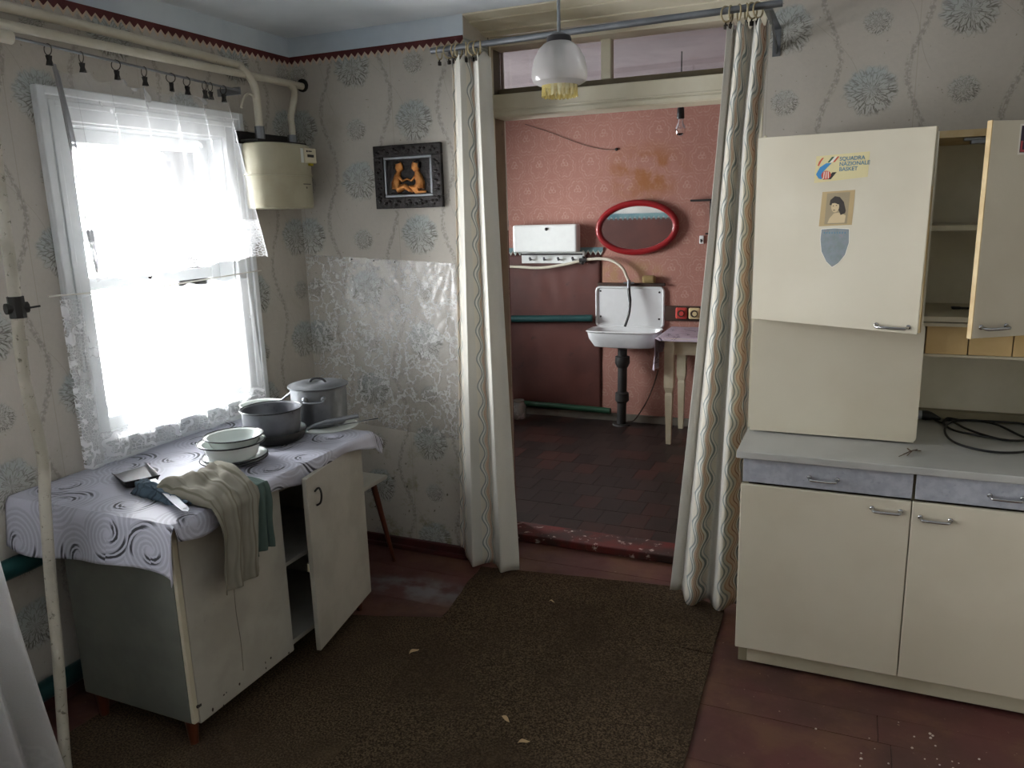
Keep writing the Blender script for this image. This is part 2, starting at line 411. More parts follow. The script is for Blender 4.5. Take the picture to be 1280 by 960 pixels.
M['pipe'] = paint('ivory_pipe_paint', 'c8c3b3', 'b8b2a0', '55503f', .45, dth=.66, ds=22, bst=.2)
M['flaky'] = paint('flaking_pipe_paint', 'c4bfb1', 'aaa596', '4b4536', .7, dth=.58, ds=45, bs=70, bst=.7)
M['iron'] = paint('cast_iron', '23211f', '191817', '3a2a22', .6, bst=.3)
M['steel'] = paint('dull_steel', '85888c', '707377', None, .45, .85, bst=0)
M['chrome'] = plain('chrome', 'b5b5b5', .18, 1.0)
M['rust'] = paint('dark_wire', '3b332b', '2a2521', None, .6, .5)
M['cab_white'] = paint('old_white_paint', 'a9a59a', '9c988d', '4d493f', .5, dth=.67, ds=26)
M['cab_side'] = paint('grey_green_side', '63655d', '585a53', '3b3b35', .5, dth=.70, ds=20)  # near side panel only: darker and greener than the doors
M['cab_inside'] = paint('cabinet_inside', '6f6a60', '605b52', None, .8)
M['cab_cream'] = paint('cream_furniture_paint', 'cbc4b0', 'c2baa5', '8d836c', .38, dth=.715, ds=18, vs=2)
M['cab_cream2'] = paint('cream_board', 'bdb69f', 'b2ab94', '857c66', .45, dth=.715, ds=14)
M['edge_wood'] = paint('pale_edge_wood', 'c9b48a', 'b89f72', '8b7450', .55, vs=12)
M['drawer_front'] = paint('grey_linen_laminate', 'a8abb2', '999da5', '858890', .4, vs=40, dth=.6, ds=80)
M['worktop'] = paint('grey_speckled_laminate', 'adada8', 'a0a09b', '747470', .35, vs=3, dth=.66, ds=40)
M['honey'] = paint('honey_plywood', 'cbb07c', 'bda06b', '9a7a48', .45, vs=5)
M['inner_light'] = paint('lightened_inner_board', 'e6e2d2', 'dcd8c6', None, .5)  # cream board colour lightened to make up for weak light inside the hutch
M['inner_dark'] = paint('inner_board', '8f8770', '827a64', None, .7)
M['enamel'] = plain('white_enamel', 'dfe3e0', .15, 0, .5); M['enamel_green'] = plain('pale_green_enamel', 'c6cdc9', .18, 0, .5)
M['black_rim'] = plain('black_rim', '17171a', .3)
M['pan'] = paint('black_iron_pan', '151414', '0e0e0e', '2a211c', .45, bst=.25)
M['alu'] = paint('worn_aluminium', '84878a', '6c6f73', '4a4b4c', .42, .75, dth=.64, ds=25)
M['grey_enamel'] = paint('dented_grey_metal', '77797d', '606267', '3c3d40', .5, .55, dth=.6, ds=25, bst=.25)
M['tin'] = paint('dark_tin', '3d3a3b', '2e2c2d', '6b4c3e', .45, .6, dth=.6)
M['wood_leg'] = paint('brown_varnish', '5a2c1c', '47210f', None, .4)
M['meter'] = paint('cream_meter_paint', 'aca791', 'a09a83', '6d684f', .45, dth=.68)
M['plate'] = plain('cream_plate', 'd0c9b0', .5); M['ink'] = plain('black_print', '1b1a19', .6); M['seal'] = plain('yellow_seal', 'b5a52c', .6)
M['bronze'] = paint('dark_bronze', '2a2625', '1c1918', '6b6260', .4, .5, vs=30, dth=.60, ds=60, bs=70, bst=1.0)
M['copper'] = paint('copper_relief', 'c98d52', 'a3652f', '4a2b1a', .35, .7, vs=40, dth=.62, ds=60)
M['oilcloth'] = swirl_cloth('swirl_oilcloth'); M['oilcloth_lilac'] = swirl_cloth('lilac_oilcloth', 'b9aebb', '2f2838', 7.0)
M['linen'] = wave_linen('wave_print_linen')
M['tulle_top'] = tulle('lace_valance', 0, .14, .8, .17); M['tulle_low'] = tulle('lace_cafe', 0, .2, .9, .10, side=.085)
M['tulle_near'] = tulle('sheer_drape', 0, .80, .95, .12, tl=.68, col='fbfbfc')
M['glass'] = clear('window_glass'); M['transom_glass'] = clear('dusty_glass', (.93, .92, .92), .02)
m = new_mat('plastic_film'); v, x, y, z = coords()
tp_ = NT.nodes.new('ShaderNodeBsdfTransparent'); tp_.inputs[0].default_value = (.985, .985, .98, 1); gl_ = NT.nodes.new('ShaderNodeBsdfGlossy'); gl_.inputs['Roughness'].default_value = .32
put(gl_.inputs['Normal'], bump(nz(v, 26, 4, .6), .6, .01)); df_ = NT.nodes.new('ShaderNodeBsdfDiffuse'); df_.inputs[0].default_value = (.8, .79, .76, 1)
k1 = NT.nodes.new('ShaderNodeMixShader'); k1.inputs[0].default_value = .11; NT.links.new(tp_.outputs[0], k1.inputs[1]); NT.links.new(gl_.outputs[0], k1.inputs[2])
rdg = 1.0 - step(.0, .05, absv(nz(v, 11, 5, .65) - .5)); k2 = NT.nodes.new('ShaderNodeMixShader'); put(k2.inputs[0], rdg * .42 + .06); NT.links.new(k1.outputs[0], k2.inputs[1]); NT.links.new(df_.outputs[0], k2.inputs[2]); surface(k2); M['film'] = m
M['thread'] = plain('white_thread', 'd0cdc4', .8); M['rope'] = plain('beige_ring', 'a89a78', .5)
M['black'] = plain('black_rubber', '121212', .45); M['sink_white'] = plain('sink_enamel', 'd3d6d6', .18, 0, .5)
M['red_plastic'] = plain('red_plastic', '84191d', .3); M['socket_beige'] = plain('beige_plastic', 'c9b98c', .4); M['socket_red'] = plain('coral_plastic', 'b5423a', .4)
M['table_white'] = paint('ivory_table_paint', 'bdb59d', 'aea58c', '6f6858', .5, dth=.66)
M['wood_dark'] = paint('dark_wood', '3d2a1f', '2c1d15', None, .6)
m = new_mat('mirror_silver'); surface(pbsdf((.82, .84, .84), .03, 1.0)); M['mirror'] = m

# ------------------------------------------------------------------ THE SETTING
XL, YB, YR, ZC = -2.5, 3.18, 3.42, 2.48           # left wall, back wall, recessed back wall, ceiling
fl = obj('floor', MB().box(-2.85, 2.0, -1.0, 3.46, -.08, -.006), M['gap'], kind='structure')
y = -1.0; i = 0
while y < 3.45:
    cut = random.uniform(-1.2, .9); y1 = min(y + .142, 3.455)
    for a, b in ((-2.5, cut), (cut, 1.9)):
        obj('plank', MB().box(a + .001, b - .001, y + .0006, y1 - .0006, -.006, random.uniform(-.0006, .0004)), M['floor'], fl)
    y = y1; i += 1
ff = obj('floor_far', MB().box(-3.6, .4, 3.46, 5.9, -.08, -.006), M['gap'], kind='structure')
ty = 3.62; row = 0; tiles = {}
while ty < 5.89:
    tx = -3.0 + (.066 if row % 2 else 0)
    while tx < -.35:
        mt = 'tile_red' if random.random() < .22 else 'tile'
        mb = MB().box(0, .131, 0, min(.188, 5.899 - ty), -.006, 0)
        if (mt, ty > 5.7) not in tiles:
            o = obj('tile', mb, M[mt], ff); tiles[(mt, ty > 5.7)] = o
        else:
            o = tiles[(mt, ty > 5.7)].copy(); COL.objects.link(o)
        o.location = (tx, ty, random.uniform(-.0008, .0003)); tx += .133
    ty += .19; row += 1
obj('ceiling', MB().box(-2.85, 2.25, -1.0, 3.5, ZC, ZC + .1), M['ceiling'], kind='structure')
obj('ceiling_far', MB().box(-3.9, .6, 3.5, 6.1, 2.5, 2.6), M['far_ceiling'], kind='structure')
def wall_with_windows(name, x0, x1, y0, y1, zt, wins, mat):
    mb = MB(); ys = y0
    for (a, b, c, d) in sorted(wins):
        mb.box(x0, x1, ys, a, 0, zt); mb.box(x0, x1, a, b, 0, c); mb.box(x0, x1, a, b, d, zt); ys = b
    mb.box(x0, x1, ys, y1, 0, zt); return obj(name, mb, mat, kind='structure')
wall_with_windows('wall_left', -2.85, XL, -1.0, 3.5, ZC, (W1, W2), M['paperY'])
obj('wall_back', MB().box(XL, -1.578, YB, 3.585, 0, ZC), M['paperX'], kind='structure')
obj('wall_back_recess', MB().box(-.37, 2.0, YR, 3.6, 0, ZC), M['paperX'], kind='structure')
obj('wall_right', MB().box(1.9, 2.05, -1.0, YR, 0, ZC), M['paperY'], kind='structure')
obj('wall_front', MB().box(-2.5, 1.9, -1.1, -1.0, 0, ZC), M['paperX'], kind='structure')
obj('wall_far', MB().box(-3.6, .4, 5.9, 6.05, 0, 2.5), M['damask'], kind='structure')
wall_with_windows('wall_far_left', -3.85, -3.6, 3.5, 6.05, 2.5, (W3,), M['white_plain'])
obj('wall_far_right', MB().box(.4, .55, 3.6, 6.05, 0, 2.5), M['damask'], kind='structure')
# wash-room side of the dividing wall: whitewash over a red-brown oilcloth dado with a zigzag edge (seen in the mirror)
dv = obj('wall_far_near', MB().box(-3.6, -1.58, 3.585, 3.60, 1.57, 2.5), M['white_plain'], kind='structure')
obj('dado', MB().box(-3.6, -1.58, 3.585, 3.602, 0, 1.57), M['brown_panel'], dv)
def zigzag(x0, x1, zt, h, tooth, y, t=.0015):
    n = max(1, round((x1 - x0) / tooth)); poly = [(x0, zt), (x1, zt)]
    for k in range(n, 0, -1):
        poly += [(x0 + (x1 - x0) * k / n, zt - h * .45), (x0 + (x1 - x0) * (k - .5) / n, zt - h)]
    poly.append((x0, zt - h * .45)); return poly
obj('border', MB().prism(zigzag(-3.6, -1.58, 1.62, .07, .05, 0), lambda a, b, d: (a, d, b), 3.602, 3.605), M['teal_edge'], dv)
obj('baseboard_far', MB().box(-3.6, .4, 5.875, 5.9, 0, .06, .004), M['cab_inside'], kind='structure')
# oilcloth dado of the far wall with its printed zigzag edge
dado = obj('trim_4', MB().grid(lambda a, b: (-3.55 + 1.745 * a, 5.897 - .004 * noise.noise((a * 14, b * 9, 1)) - .004 * noise.noise((a * 40 + b * 12, b * 6, 4)), .06 + 1.275 * b), 60, 30), M['brown_panel'], kind='structure', solid=.002)
obj('border', MB().prism(zigzag(-3.55, -1.79, 1.378, .042, .04, 0), lambda a, b, d: (a, d, b), 5.886, 5.889), M['teal_edge'], dado)
obj('border_edge', MB().prism(zigzag(-3.55, -1.79, 1.375, .058, .04, 0), lambda a, b, d: (a, d, b), 5.8895, 5.892), M['teal_light'], dado)
# pale blue band under the ceiling and the dark red scalloped paper border
obj('trim_1', MB().box(XL, XL + .004, -1, YB, 2.392, ZC).box(XL, -1.58, YB - .004, YB, 2.392, ZC), M['band'], kind='structure')
t2 = thing('trim_2', (0, 0, 0), kind='structure')
sc_ = lambda p0, p1, zt, h: zigzag(p0, p1, zt, h, .036, 0)
obj('paper_edge', MB().prism(sc_(-1, YB - .001, 2.394, .044), lambda a, b, d: (d, a, b), XL + .0005, XL + .0025), M['border_edge'], t2)
obj('paper_border', MB().prism(sc_(-1, YB - .001, 2.396, .033), lambda a, b, d: (d, a, b), XL + .0025, XL + .0055), M['border'], t2)
obj('paper_edge', MB().prism(sc_(XL, -1.58, 2.394, .044), lambda a, b, d: (a, d, b), YB - .0025, YB - .0005), M['border_edge'], t2)
obj('paper_border', MB().prism(sc_(XL, -1.58, 2.396, .033), lambda a, b, d: (a, d, b), YB - .0055, YB - .0025), M['border'], t2)
bb = obj('baseboard_back', MB().box(XL, -1.58, YB - .022, YB, 0, .055, .004), M['dark_red'], kind='structure')
obj('foot_strip', MB().box(XL, -1.58, YB - .04, YB - .022, 0, .022, .004), M['dark_red'], bb)
obj('baseboard_left', MB().box(XL, XL + .02, -1, YB - .03, 0, .055, .004), M['dark_red'], kind='structure')
# moulded soffit over the recess
sf = MB()
for (y0, z0, y1, z1) in ((3.178, 2.474, 3.235, 2.462), (3.235, 2.456, 3.29, 2.446), (3.29, 2.452, 3.345, 2.440), (3.345, 2.434, 3.40, 2.424)):
    sf.add([(-1.58, y0, z0), (1.9, y0, z0), (1.9, y1, z1), (-1.58, y1, z1), (-1.58, y0, 2.5), (1.9, y0, 2.5), (1.9, y1, 2.5), (-1.58, y1, 2.5)],
           [(0, 1, 2, 3), (7, 6, 5, 4), (0, 4, 5, 1), (1, 5, 6, 2), (2, 6, 7, 3), (3, 7, 4, 0)])
sf.v = [(min(x, -.36), y_, z_) for x, y_, z_ in sf.v]
obj('trim_3', sf, M['cream'], kind='structure')
# doorway with transom
d1 = thing('door_1', (-.97, 3.45, 0), kind='structure')
for a, b in ((-1.65, -1.576), (-.445, -.37)):
    obj('post', MB().box(a, b, YR, 3.58, 0, 2.43, .004), M['jamb'] if a < -1 else M['cream'], d1)
obj('post_trim', MB().box(-1.578, -1.568, YR + .005, YR + .035, 0, 2.43, .003), M['cream'], d1)
obj('head', MB().box(-1.576, -.445, YR + .01, 3.56, 2.385, 2.43, .004), M['cream'], d1)
hd = obj('header', MB().box(-1.575, -.40, YR + .02, 3.59, 2.084, 2.185, .004), M['cream'], d1)
obj('bead', MB().box(-1.575, -.40, YR + .012, YR + .02, 2.087, 2.108, .003).box(-1.575, -.40, YR + .015, YR + .02, 2.114, 2.122, .002), M['cream'], hd)
obj('transom_sill', MB().box(-1.575, -.445, YR + .10, 3.57, 2.185, 2.22, .004), M['jamb'], d1)
obj('mullion', MB().box(-1.078, -1.032, YR + .10, 3.57, 2.22, 2.39, .005), M['cream'], d1)
for a, b in ((-1.575, -1.078), (-1.032, -.445)):
    obj('pane', MB().box(a, b, YR + .125, YR + .129, 2.215, 2.388), M['transom_glass'], d1)
obj('threshold', MB().box(-1.575, -.445, 3.44, 3.60, 0, .04, .006), M['threshold'], d1)

def window(name, win, x_in, far=False, s=1):
    y0, y1, z0, z1 = win; r = thing(name, (x_in, (y0 + y1) / 2, z0), kind='structure')
    c = .10
    def frame(k, xa, xb, grow, wid, nm):
        a0, a1, b0, b1 = y0 - grow, y1 + grow, z0 - grow, z1 + grow
        mb = MB()
        mb.box(xa, xb, a0, a0 + wid, b0, b1, .004).box(xa, xb, a1 - wid, a1, b0, b1, .004)
        mb.box(xa, xb, a0 + wid, a1 - wid, b1 - wid, b1, .004).box(xa, xb, a0 + wid, a1 - wid, b0, b0 + wid, .004)
        return obj(nm, mb, M['white_frame'], r)
    if not far:
        frame(0, x_in, x_in + s * .022, .105, .105, 'casing')
        frame(0, x_in + s * .02, x_in + s * .034, .105, .028, 'casing_bead'); frame(0, x_in + s * .02, x_in + s * .028, .065, .022, 'casing_bead')
    rv = MB(); d = x_in - s * .34
    rv.box(d, x_in, y0 - .001, y0 + .008, z0, z1).box(d, x_in, y1 - .008, y1 + .001, z0, z1).box(d, x_in, y0, y1, z1 - .008, z1 + .001).box(d, x_in + s * (.0 if far else .06), y0 + .001, y1 - .001, z0 - .001, z0 + .012)
    obj('reveal', rv, M['white_frame'], r)
    for xs, sy, zr in ((x_in - s * .10, .05, 1.437), (x_in - s * .28, .045, 1.61)):
        q = MB(); xa, xb = xs - .022, xs + .022
        a, b, cc, dd = y0 + .008, y1 - .008, z0 + .012, z1 - .008
        q.box(xa, xb, a, a + sy, cc, dd, .004).box(xa, xb, b - sy, b, cc, dd, .004).box(xa, xb, a + sy, b - sy, dd - sy, dd, .004).box(xa, xb, a + sy, b - sy, cc, cc + sy, .004)
        q.box(xa, xb, a + sy, b - sy, zr - .022, zr + .022, .004)
        sash = obj('sash', q, M['white_frame'], r)
        obj('pane', MB().box(xs - .002, xs + .002, a + sy, b - sy, zr + .02, dd - sy + .002), M['glass'], sash)
        obj('pane', MB().box(xs - .002, xs + .002, a + sy, b - sy, cc + sy - .002, zr - .02), M['glass'], sash)
    if s > 0 and not far:
        obj('latch', MB().tube([(x_in - .07, (y0 + y1) / 2 - .03, 1.44), (x_in - .05, (y0 + y1) / 2 - .03, 1.47), (x_in - .05, (y0 + y1) / 2 - .035, 1.52)], .006), M['rust'], r)
    return r
window('window_1', W1, XL); window('window_2', W2, XL); window('window_3', W3, -3.6, True)

# ------------------------------------------------------------------ RUGS AND FLOOR LITTER
def flat(poly, z0, z1): return MB().prism(poly, lambda a, b, d: (a, b, d), z0, z1)
def wob_edge(pts, n=14, amp=.006):
    out = []
    for k in range(len(pts)):
        a, b = pts[k], pts[(k + 1) % len(pts)]
        for j in range(n):
            t = j / n; x_, y_ = a[0] + (b[0] - a[0]) * t, a[1] + (b[1] - a[1]) * t
            d = noise.noise((x_ * 9, y_ * 9, 3.1)) * amp * (0 if j == 0 else 1); out.append((x_ + d, y_ + d))
    return out
slit = [(-.402, 2.726), (-.50, 2.722), (-.58, 2.734), (-.70, 2.742), (-.58, 2.728), (-.50, 2.714), (-.402, 2.709)]
right_edge = [(-.330, .6), (-.352, 1.7)]
rug_poly = wob_edge([(-1.34, .6), (-.330, .6)], 20)[:20] + wob_edge([(-.330, .6), (-.402, 2.709)], 20, .004)[:20] + [p for p in reversed(slit)][0:] + \
    wob_edge([(-.402, 2.726), (-.412, 3.07)], 5)[:5] + wob_edge([(-.412, 3.07), (-.66, 3.205), (-1.10, 3.15), (-1.548, 3.09)], 10)[:30] + \
    wob_edge([(-1.548, 3.09), (-1.472, 2.33), (-1.40, 1.85), (-1.34, .6)], 14, .012)[:42]
obj('carpet_runner', flat(rug_poly, .0005, .009), M['rug'], label='worn brown pile carpet in the doorway, torn at its edge by the right cabinets', cat='rug', loc=(-.95, 2, 0))
obj('carpet_piece', flat(wob_edge([(-2.3, .6), (-1.30, .6), (-1.36, 1.8), (-1.44, 2.33), (-1.50, 2.60), (-1.75, 2.52), (-2.0, 2.44), (-2.3, 2.40)], 14, .015), .0005, .006), M['rug'], label='thin dark carpet piece lying under the white counter cabinet', cat='rug', loc=(-1.8, 1.8, 0))
M['leaf'] = plain('dry_leaf', 'b59a72', .8); M['crumb'] = plain('plaster_crumb', 'c9c0b4', .9)
def leaf(x, y_, s, a, label):
    mb = MB().grid(lambda u, v: (s * (u - .5) * 2, s * .45 * math.sin(PI * u) * (v - .5) * 2, .004 + s * .25 * abs(v - .5) + .004 * math.sin(u * 5)), 8, 4)
    mb.xf(Matrix.Translation((x, y_, .009)) @ Matrix.Rotation(a, 4, 'Z'))
    obj('dry_leaf', mb, M['leaf'], label=label, cat='leaf', loc=(x, y_, .009), solid=.001, group='dry leaves on the carpet')
leaf(-.87, 1.99, .020, .7, 'curled dry leaf on the carpet, nearest the camera'); leaf(-.971, 2.075, .018, -.4, 'pointed dry leaf on the carpet beside the nearest leaf')
leaf(-1.466, 2.323, .024, 1.2, 'pale dry leaf at the carpet seam near the white counter cabinet'); leaf(-1.108, 2.88, .011, .2, 'tiny pale leaf scrap on the carpet near the doorway')
cr = MB()
for k in range(46):
    a, b = random.gauss(.32, .14), random.gauss(2.33, .12)
    if b > 2.62: continue
    s = random.uniform(.002, .005); cr.ball((a, b, s * .6), s, s * .8, s * .7, 6, 4)
obj('plaster_crumbs', cr, M['crumb'], label='white plaster crumbs scattered on the red floor before the right cabinets', cat='crumbs', kind='stuff')

# ------------------------------------------------------------------ LEFT WALL: PIPES, METER, CURTAINS
def pipe(name, path, r, mat, label, cat='pipe', extra=None):
    t = thing(name, path[0], label, cat); obj('tube', MB().tube(smooth_path(path, 6), r, 14), mat, t)
    for nm, mb, mt in (extra or ()): obj(nm, mb, mt, t)
    return t
pipe('gas_pipe', [(-2.44, -.98, 2.335), (-2.44, 1.74, 2.315), (-2.44, 2.68, 2.298), (-2.43, 2.76, 2.285), (-2.41, 2.81, 2.235), (-2.40, 2.815, 2.15), (-2.40, 2.815, 2.02), (-2.40, 2.815, 1.985)], .0165, M['pipe'], 'upper ivory gas pipe bending down into the meter',
     extra=[('union_nut', MB().tube([(-2.40, 2.815, 2.05), (-2.40, 2.815, 1.99)], .021, 8), M['steel'])])
pipe('gas_pipe', [(-2.43, -.98, 2.275), (-2.43, 1.73, 2.258), (-2.43, 3.0, 2.262), (-2.43, 3.08, 2.258), (-2.425, 3.105, 2.22), (-2.42, 3.06, 2.12), (-2.40, 3.035, 2.06), (-2.40, 3.03, 1.985)], .0155, M['pipe'], 'lower ivory gas pipe running to the corner and down to the meter',
     extra=[('stub', MB().tube([(-2.43, 3.08, 2.262), (-2.43, 3.178, 2.262)], .0155), M['pipe']), ('hole_collar', MB().tube([(-2.43, 3.172, 2.266), (-2.43, 3.18, 2.266)], .03), M['black']),
            ('union_nut', MB().tube([(-2.40, 3.03, 2.03), (-2.40, 3.03, 1.99)], .021, 8), M['steel'])])
gm = thing('gas_meter', (-2.36, 2.9, 1.70), 'cream metal gas meter hanging in the corner from two pipes', 'gas meter')
def stadium(hx, hy, n=20, p=2.6):
    out = []
    for k in range(n * 2):
        a = 2 * PI * k / (n * 2); c_, s_ = math.cos(a), math.sin(a)
        out.append((math.copysign(abs(c_) ** (2 / p), c_) * hx, math.copysign(abs(s_) ** (2 / p), s_) * hy))
    return out
def loft(levels, cx, cy_):
    vs = []; fs = []; n = 40
    for sc, z_ in levels: vs += [(cx + a * sc, cy_ + b * sc, z_) for a, b in stadium(.095, .178)]
    for i in range(len(levels) - 1):
        for k in range(n): fs.append((i * n + k, i * n + (k + 1) % n, (i + 1) * n + (k + 1) % n, (i + 1) * n + k))
    fs.append(tuple(reversed(range(n)))); fs.append(tuple((len(levels) - 1) * n + k for k in range(n)))
    return MB().add(vs, fs, True)
obj('body', loft([(.93, 1.70), (.985, 1.705), (1, 1.72), (1, 1.845), (1, 1.96), (.985, 1.975), (.92, 1.98)], -2.39, 2.905), M['meter'], gm)
obj('seam', loft([(1.0, 1.842), (1.045, 1.843), (1.045, 1.849), (1.0, 1.85)], -2.39, 2.905), M['meter'], gm)
obj('bracket', MB().box(-2.46, -2.37, 2.76, 3.09, 1.985, 1.995).box(-2.5, -2.46, 2.74, 3.1, 1.98, 2.03), M['iron'], gm)
obj('dial_plate', MB().box(-2.303, -2.292, 2.975, 3.055, 1.90, 1.965, .003), M['plate'], gm)
obj('counter_digits', MB().box(-2.292, -2.2905, 2.99, 3.035, 1.925, 1.937).box(-2.292, -2.2905, 2.985, 2.993, 1.947, 1.955).box(-2.292, -2.2905, 2.998, 3.022, 1.949, 1.954), M['ink'], gm)
obj('seal', MB().box(-2.3, -2.288, 3.0, 3.025, 1.888, 1.898, .002), M['seal'], gm)
obj('paper_tag', MB().box(-2.300, -2.296, 2.945, 2.968, 1.90, 1.962), M['enamel'], gm)
obj('print', MB().box(-2.2955, -2.2935, 2.95, 3.0, 1.805, 1.8085).box(-2.2955, -2.2935, 2.97, 2.974, 1.787, 1.795), M['ink'], gm)
CQ = lambda p, k=.945: (p[0] * k, p[1] * k, 1.65 + (p[2] - 1.65) * k)
pipe('standing_pipe', [(-2.165, 1.50, 2.48)] + [CQ(p) for p in ((-2.29, 1.56, 1.95), (-2.29, 1.548, 1.70), (-2.292, 1.545, 1.45), (-2.295, 1.535, 1.20), (-2.295, 1.552, .95), (-2.295, 1.535, .80), (-2.285, 1.505, .55), (-2.28, 1.485, .3), (-2.27, 1.45, 0))] + [(-2.142, 1.362, 0)], .0165, M['flaky'], 'flaking white vertical pipe with a black valve in front of the left wall',
     extra=[('valve', MB().tube([CQ((-2.292, 1.545, 1.385)), CQ((-2.292, 1.545, 1.45))], .022, 8).tube([CQ((-2.30, 1.515, 1.415)), CQ((-2.285, 1.575, 1.415))], .016, 10), M['iron']), ('valve_stem', MB().tube([CQ((-2.285, 1.575, 1.412)), CQ((-2.28, 1.61, 1.414))], .003, 8), M['iron']),
            ('coupling', MB().tube([CQ((-2.294, 1.54, 1.30)), CQ((-2.294, 1.54, 1.318))], .020, 12), M['flaky'])])
pipe('heating_pipe', [(-2.455, -.98, .555), (-2.455, 1.6, .57), (-2.455, 3.15, .575)], .034, M['teal'], 'upper dark teal heating pipe along the left wall')
pipe('heating_pipe', [(-2.455, -.98, .10), (-2.455, 1.6, .10), (-2.455, 3.15, .10)], .034, M['teal'], 'lower dark teal heating pipe near the floor by the left wall')
pipe('white_cable', [(-2.40, 2.80, 2.17), (-2.385, 2.75, 2.175), (-2.37, 2.70, 2.15), (-2.365, 2.675, 2.11)], .005, M['pipe'], 'short white cable looping from the gas pipe to the lace curtain', 'cable')
rod = thing('curtain_wire', (-2.385, 2.2, 2.2), 'thin steel curtain rod with a white end fitting above the window', 'curtain rod')
obj('rod', MB().tube([(-2.385, 1.55, 2.222), (-2.385, 2.70, 2.18)], .0045, 10), M['steel'], rod)
obj('end_fitting', MB().tube([(-2.385, 1.68, 2.214), (-2.385, 1.725, 2.213)], .02, 16).box(-2.5, -2.39, 1.66, 1.69, 2.19, 2.24, .004), M['pipe'], rod)
obj('bracket', MB().box(-2.5, -2.38, 2.69, 2.70, 2.165, 2.195, .002), M['steel'], rod)
clips = [1.843, 1.961, 2.095, 2.213, 2.334, 2.411, 2.501, 2.531, 2.602]
ords = ['first', 'second', 'third', 'fourth', 'fifth', 'sixth', 'seventh', 'eighth', 'ninth']
def ringpts(c, r, ax, n=16):
    return [(c[0] + (r * math.cos(2 * PI * k / n) if ax != 'x' else 0), c[1] + (r * math.cos(2 * PI * k / n) if ax == 'x' else 0), c[2] + r * math.sin(2 * PI * k / n)) for k in range(n + 1)]
c0 = None
for k, cyy in enumerate(clips):
    zr = 2.222 - (cyy - 1.55) * .0365 - .012; lab = ords[k] + ' dark curtain clip from the white end fitting on the rod above the window'
    if c0 is None:
        c0 = thing('curtain_clip', (-2.385, cyy, zr), lab, 'curtain clip', 'clips holding the lace valance')
        obj('ring', MB().tube(ringpts((-2.385, cyy, zr), .017, 'y'), .0016, 6, False), M['rust'], c0)
        obj('jaw', MB().prism([(-.008, -.018), (.008, -.018), (.005, -.032), (.010, -.048), (-.010, -.048), (-.005, -.032)], lambda a, b, d: (-2.385 + d, cyy + a, zr + b), -.006, .006), M['iron'], c0)
    else: clone(c0, (-2.385, cyy, zr), lab, rot=(0, 0, random.uniform(-.5, .5)))
# lace valance hanging from the clips
def valance(u, v):
    yy = 1.835 + .78 * u
    f = 0.
    for k in range(len(clips) - 1):
        if clips[k] <= yy <= clips[k + 1]:
            t = (yy - clips[k]) / (clips[k + 1] - clips[k]); f = math.sin(PI * t) * (clips[k + 1] - clips[k])
    top = 2.158 - .02 * u - .24 * f
    hemz = 1.46 + .035 * max(0, u - .45) / .55 + .012 * abs(math.sin(u * PI * 6))
    z_ = top + (hemz - top) * v
    flare = (.12 * max(0, u - .55) / .45) * v ** 1.1
    x_ = -2.375 + .018 * math.sin(u * 34) * (.35 + .65 * v) + .012 * math.sin(u * 71 + 2) + .05 * v * max(0, u - .6)
    return (x_, yy + flare + .05 * v * (1 - u), z_)
va = obj('lace_valance', MB().grid(valance, 160, 40, lambda u, v: (.9 * u, .70 * (1 - v))), M['tulle_top'], label='sheer white lace valance clipped to the rod over the window', cat='curtain', loc=(-2.37, 2.2, 1.45), recalc=False)
M['grey_net'] = tulle('gathered_net', 0, .72, .95, .9, 'a9aaac')
obj('gathered_edge', MB().grid(lambda u, v: (-2.365 + .012 * math.sin(u * 9 + v * 3), 1.842 + .055 * v ** .8 + (u - .5) * (.006 + .03 * math.sin(PI * v) * .8), 2.155 - .66 * v - .02 * u), 10, 40, lambda u, v: (u * .1, .7 * (1 - v))), M['grey_net'], va, label='twisted grey net edge', recalc=False)
st = obj('cafe_curtain_string', MB().tube([(-2.452, 1.765, 1.424), (-2.448, 2.2, 1.412), (-2.452, 2.80, 1.432)], .0028, 8), M['thread'], label='white string stretched across the window holding the lower curtain', cat='string', loc=(-2.45, 2.2, 1.42))
def cafe(u, v):
    yy = 1.80 + .90 * u; drop = .60
    return (-2.448 + .012 * math.sin(u * 45) * (.4 + v) + .008 * math.sin(u * 97) + .014 * v, yy + .012 * v * (1 if u > .5 else -1), 1.418 - drop * v - .015 * abs(math.sin(u * 20)) * (1 - v))
obj('lace_cafe_curtain', MB().grid(cafe, 150, 30, lambda u, v: (.95 * u, .6 * (1 - v))), M['tulle_low'], label='white lace half curtain covering the lower window above the counter', cat='curtain', loc=(-2.44, 2.25, .82), recalc=False)
def drape(u, v):
    z_ = 2.2 - 2.16 * v; edge = 1.25 + .10 * max(0, (v - .55) / .45) ** 1.4
    yy = .72 + (edge - .72) * u
    return (-2.15 + .035 * math.sin(u * 46 + v * 1.2) * (.5 + .5 * v) + .02 * math.sin(u * 21), yy, z_)
obj('sheer_drape', MB().grid(drape, 140, 40, lambda u, v: (1.2 * u, 2.16 * (1 - v))), M['tulle_near'], label='sheer white floor-length drape hanging in front of the flaking pipe', cat='curtain', loc=(-2.15, .7, 0), recalc=False)
rod2 = obj('drape_rod', MB().tube([(-2.15, -.1, 2.205), (-2.15, 1.35, 2.205)], .008).box(-2.5, -2.14, 0, .01, 2.195, 2.215).box(-2.5, -2.14, 1.30, 1.31, 2.195, 2.215), M['steel'], label='steel rod carrying the sheer floor-length drape', cat='curtain rod', loc=(-2.15, .6, 2.2))

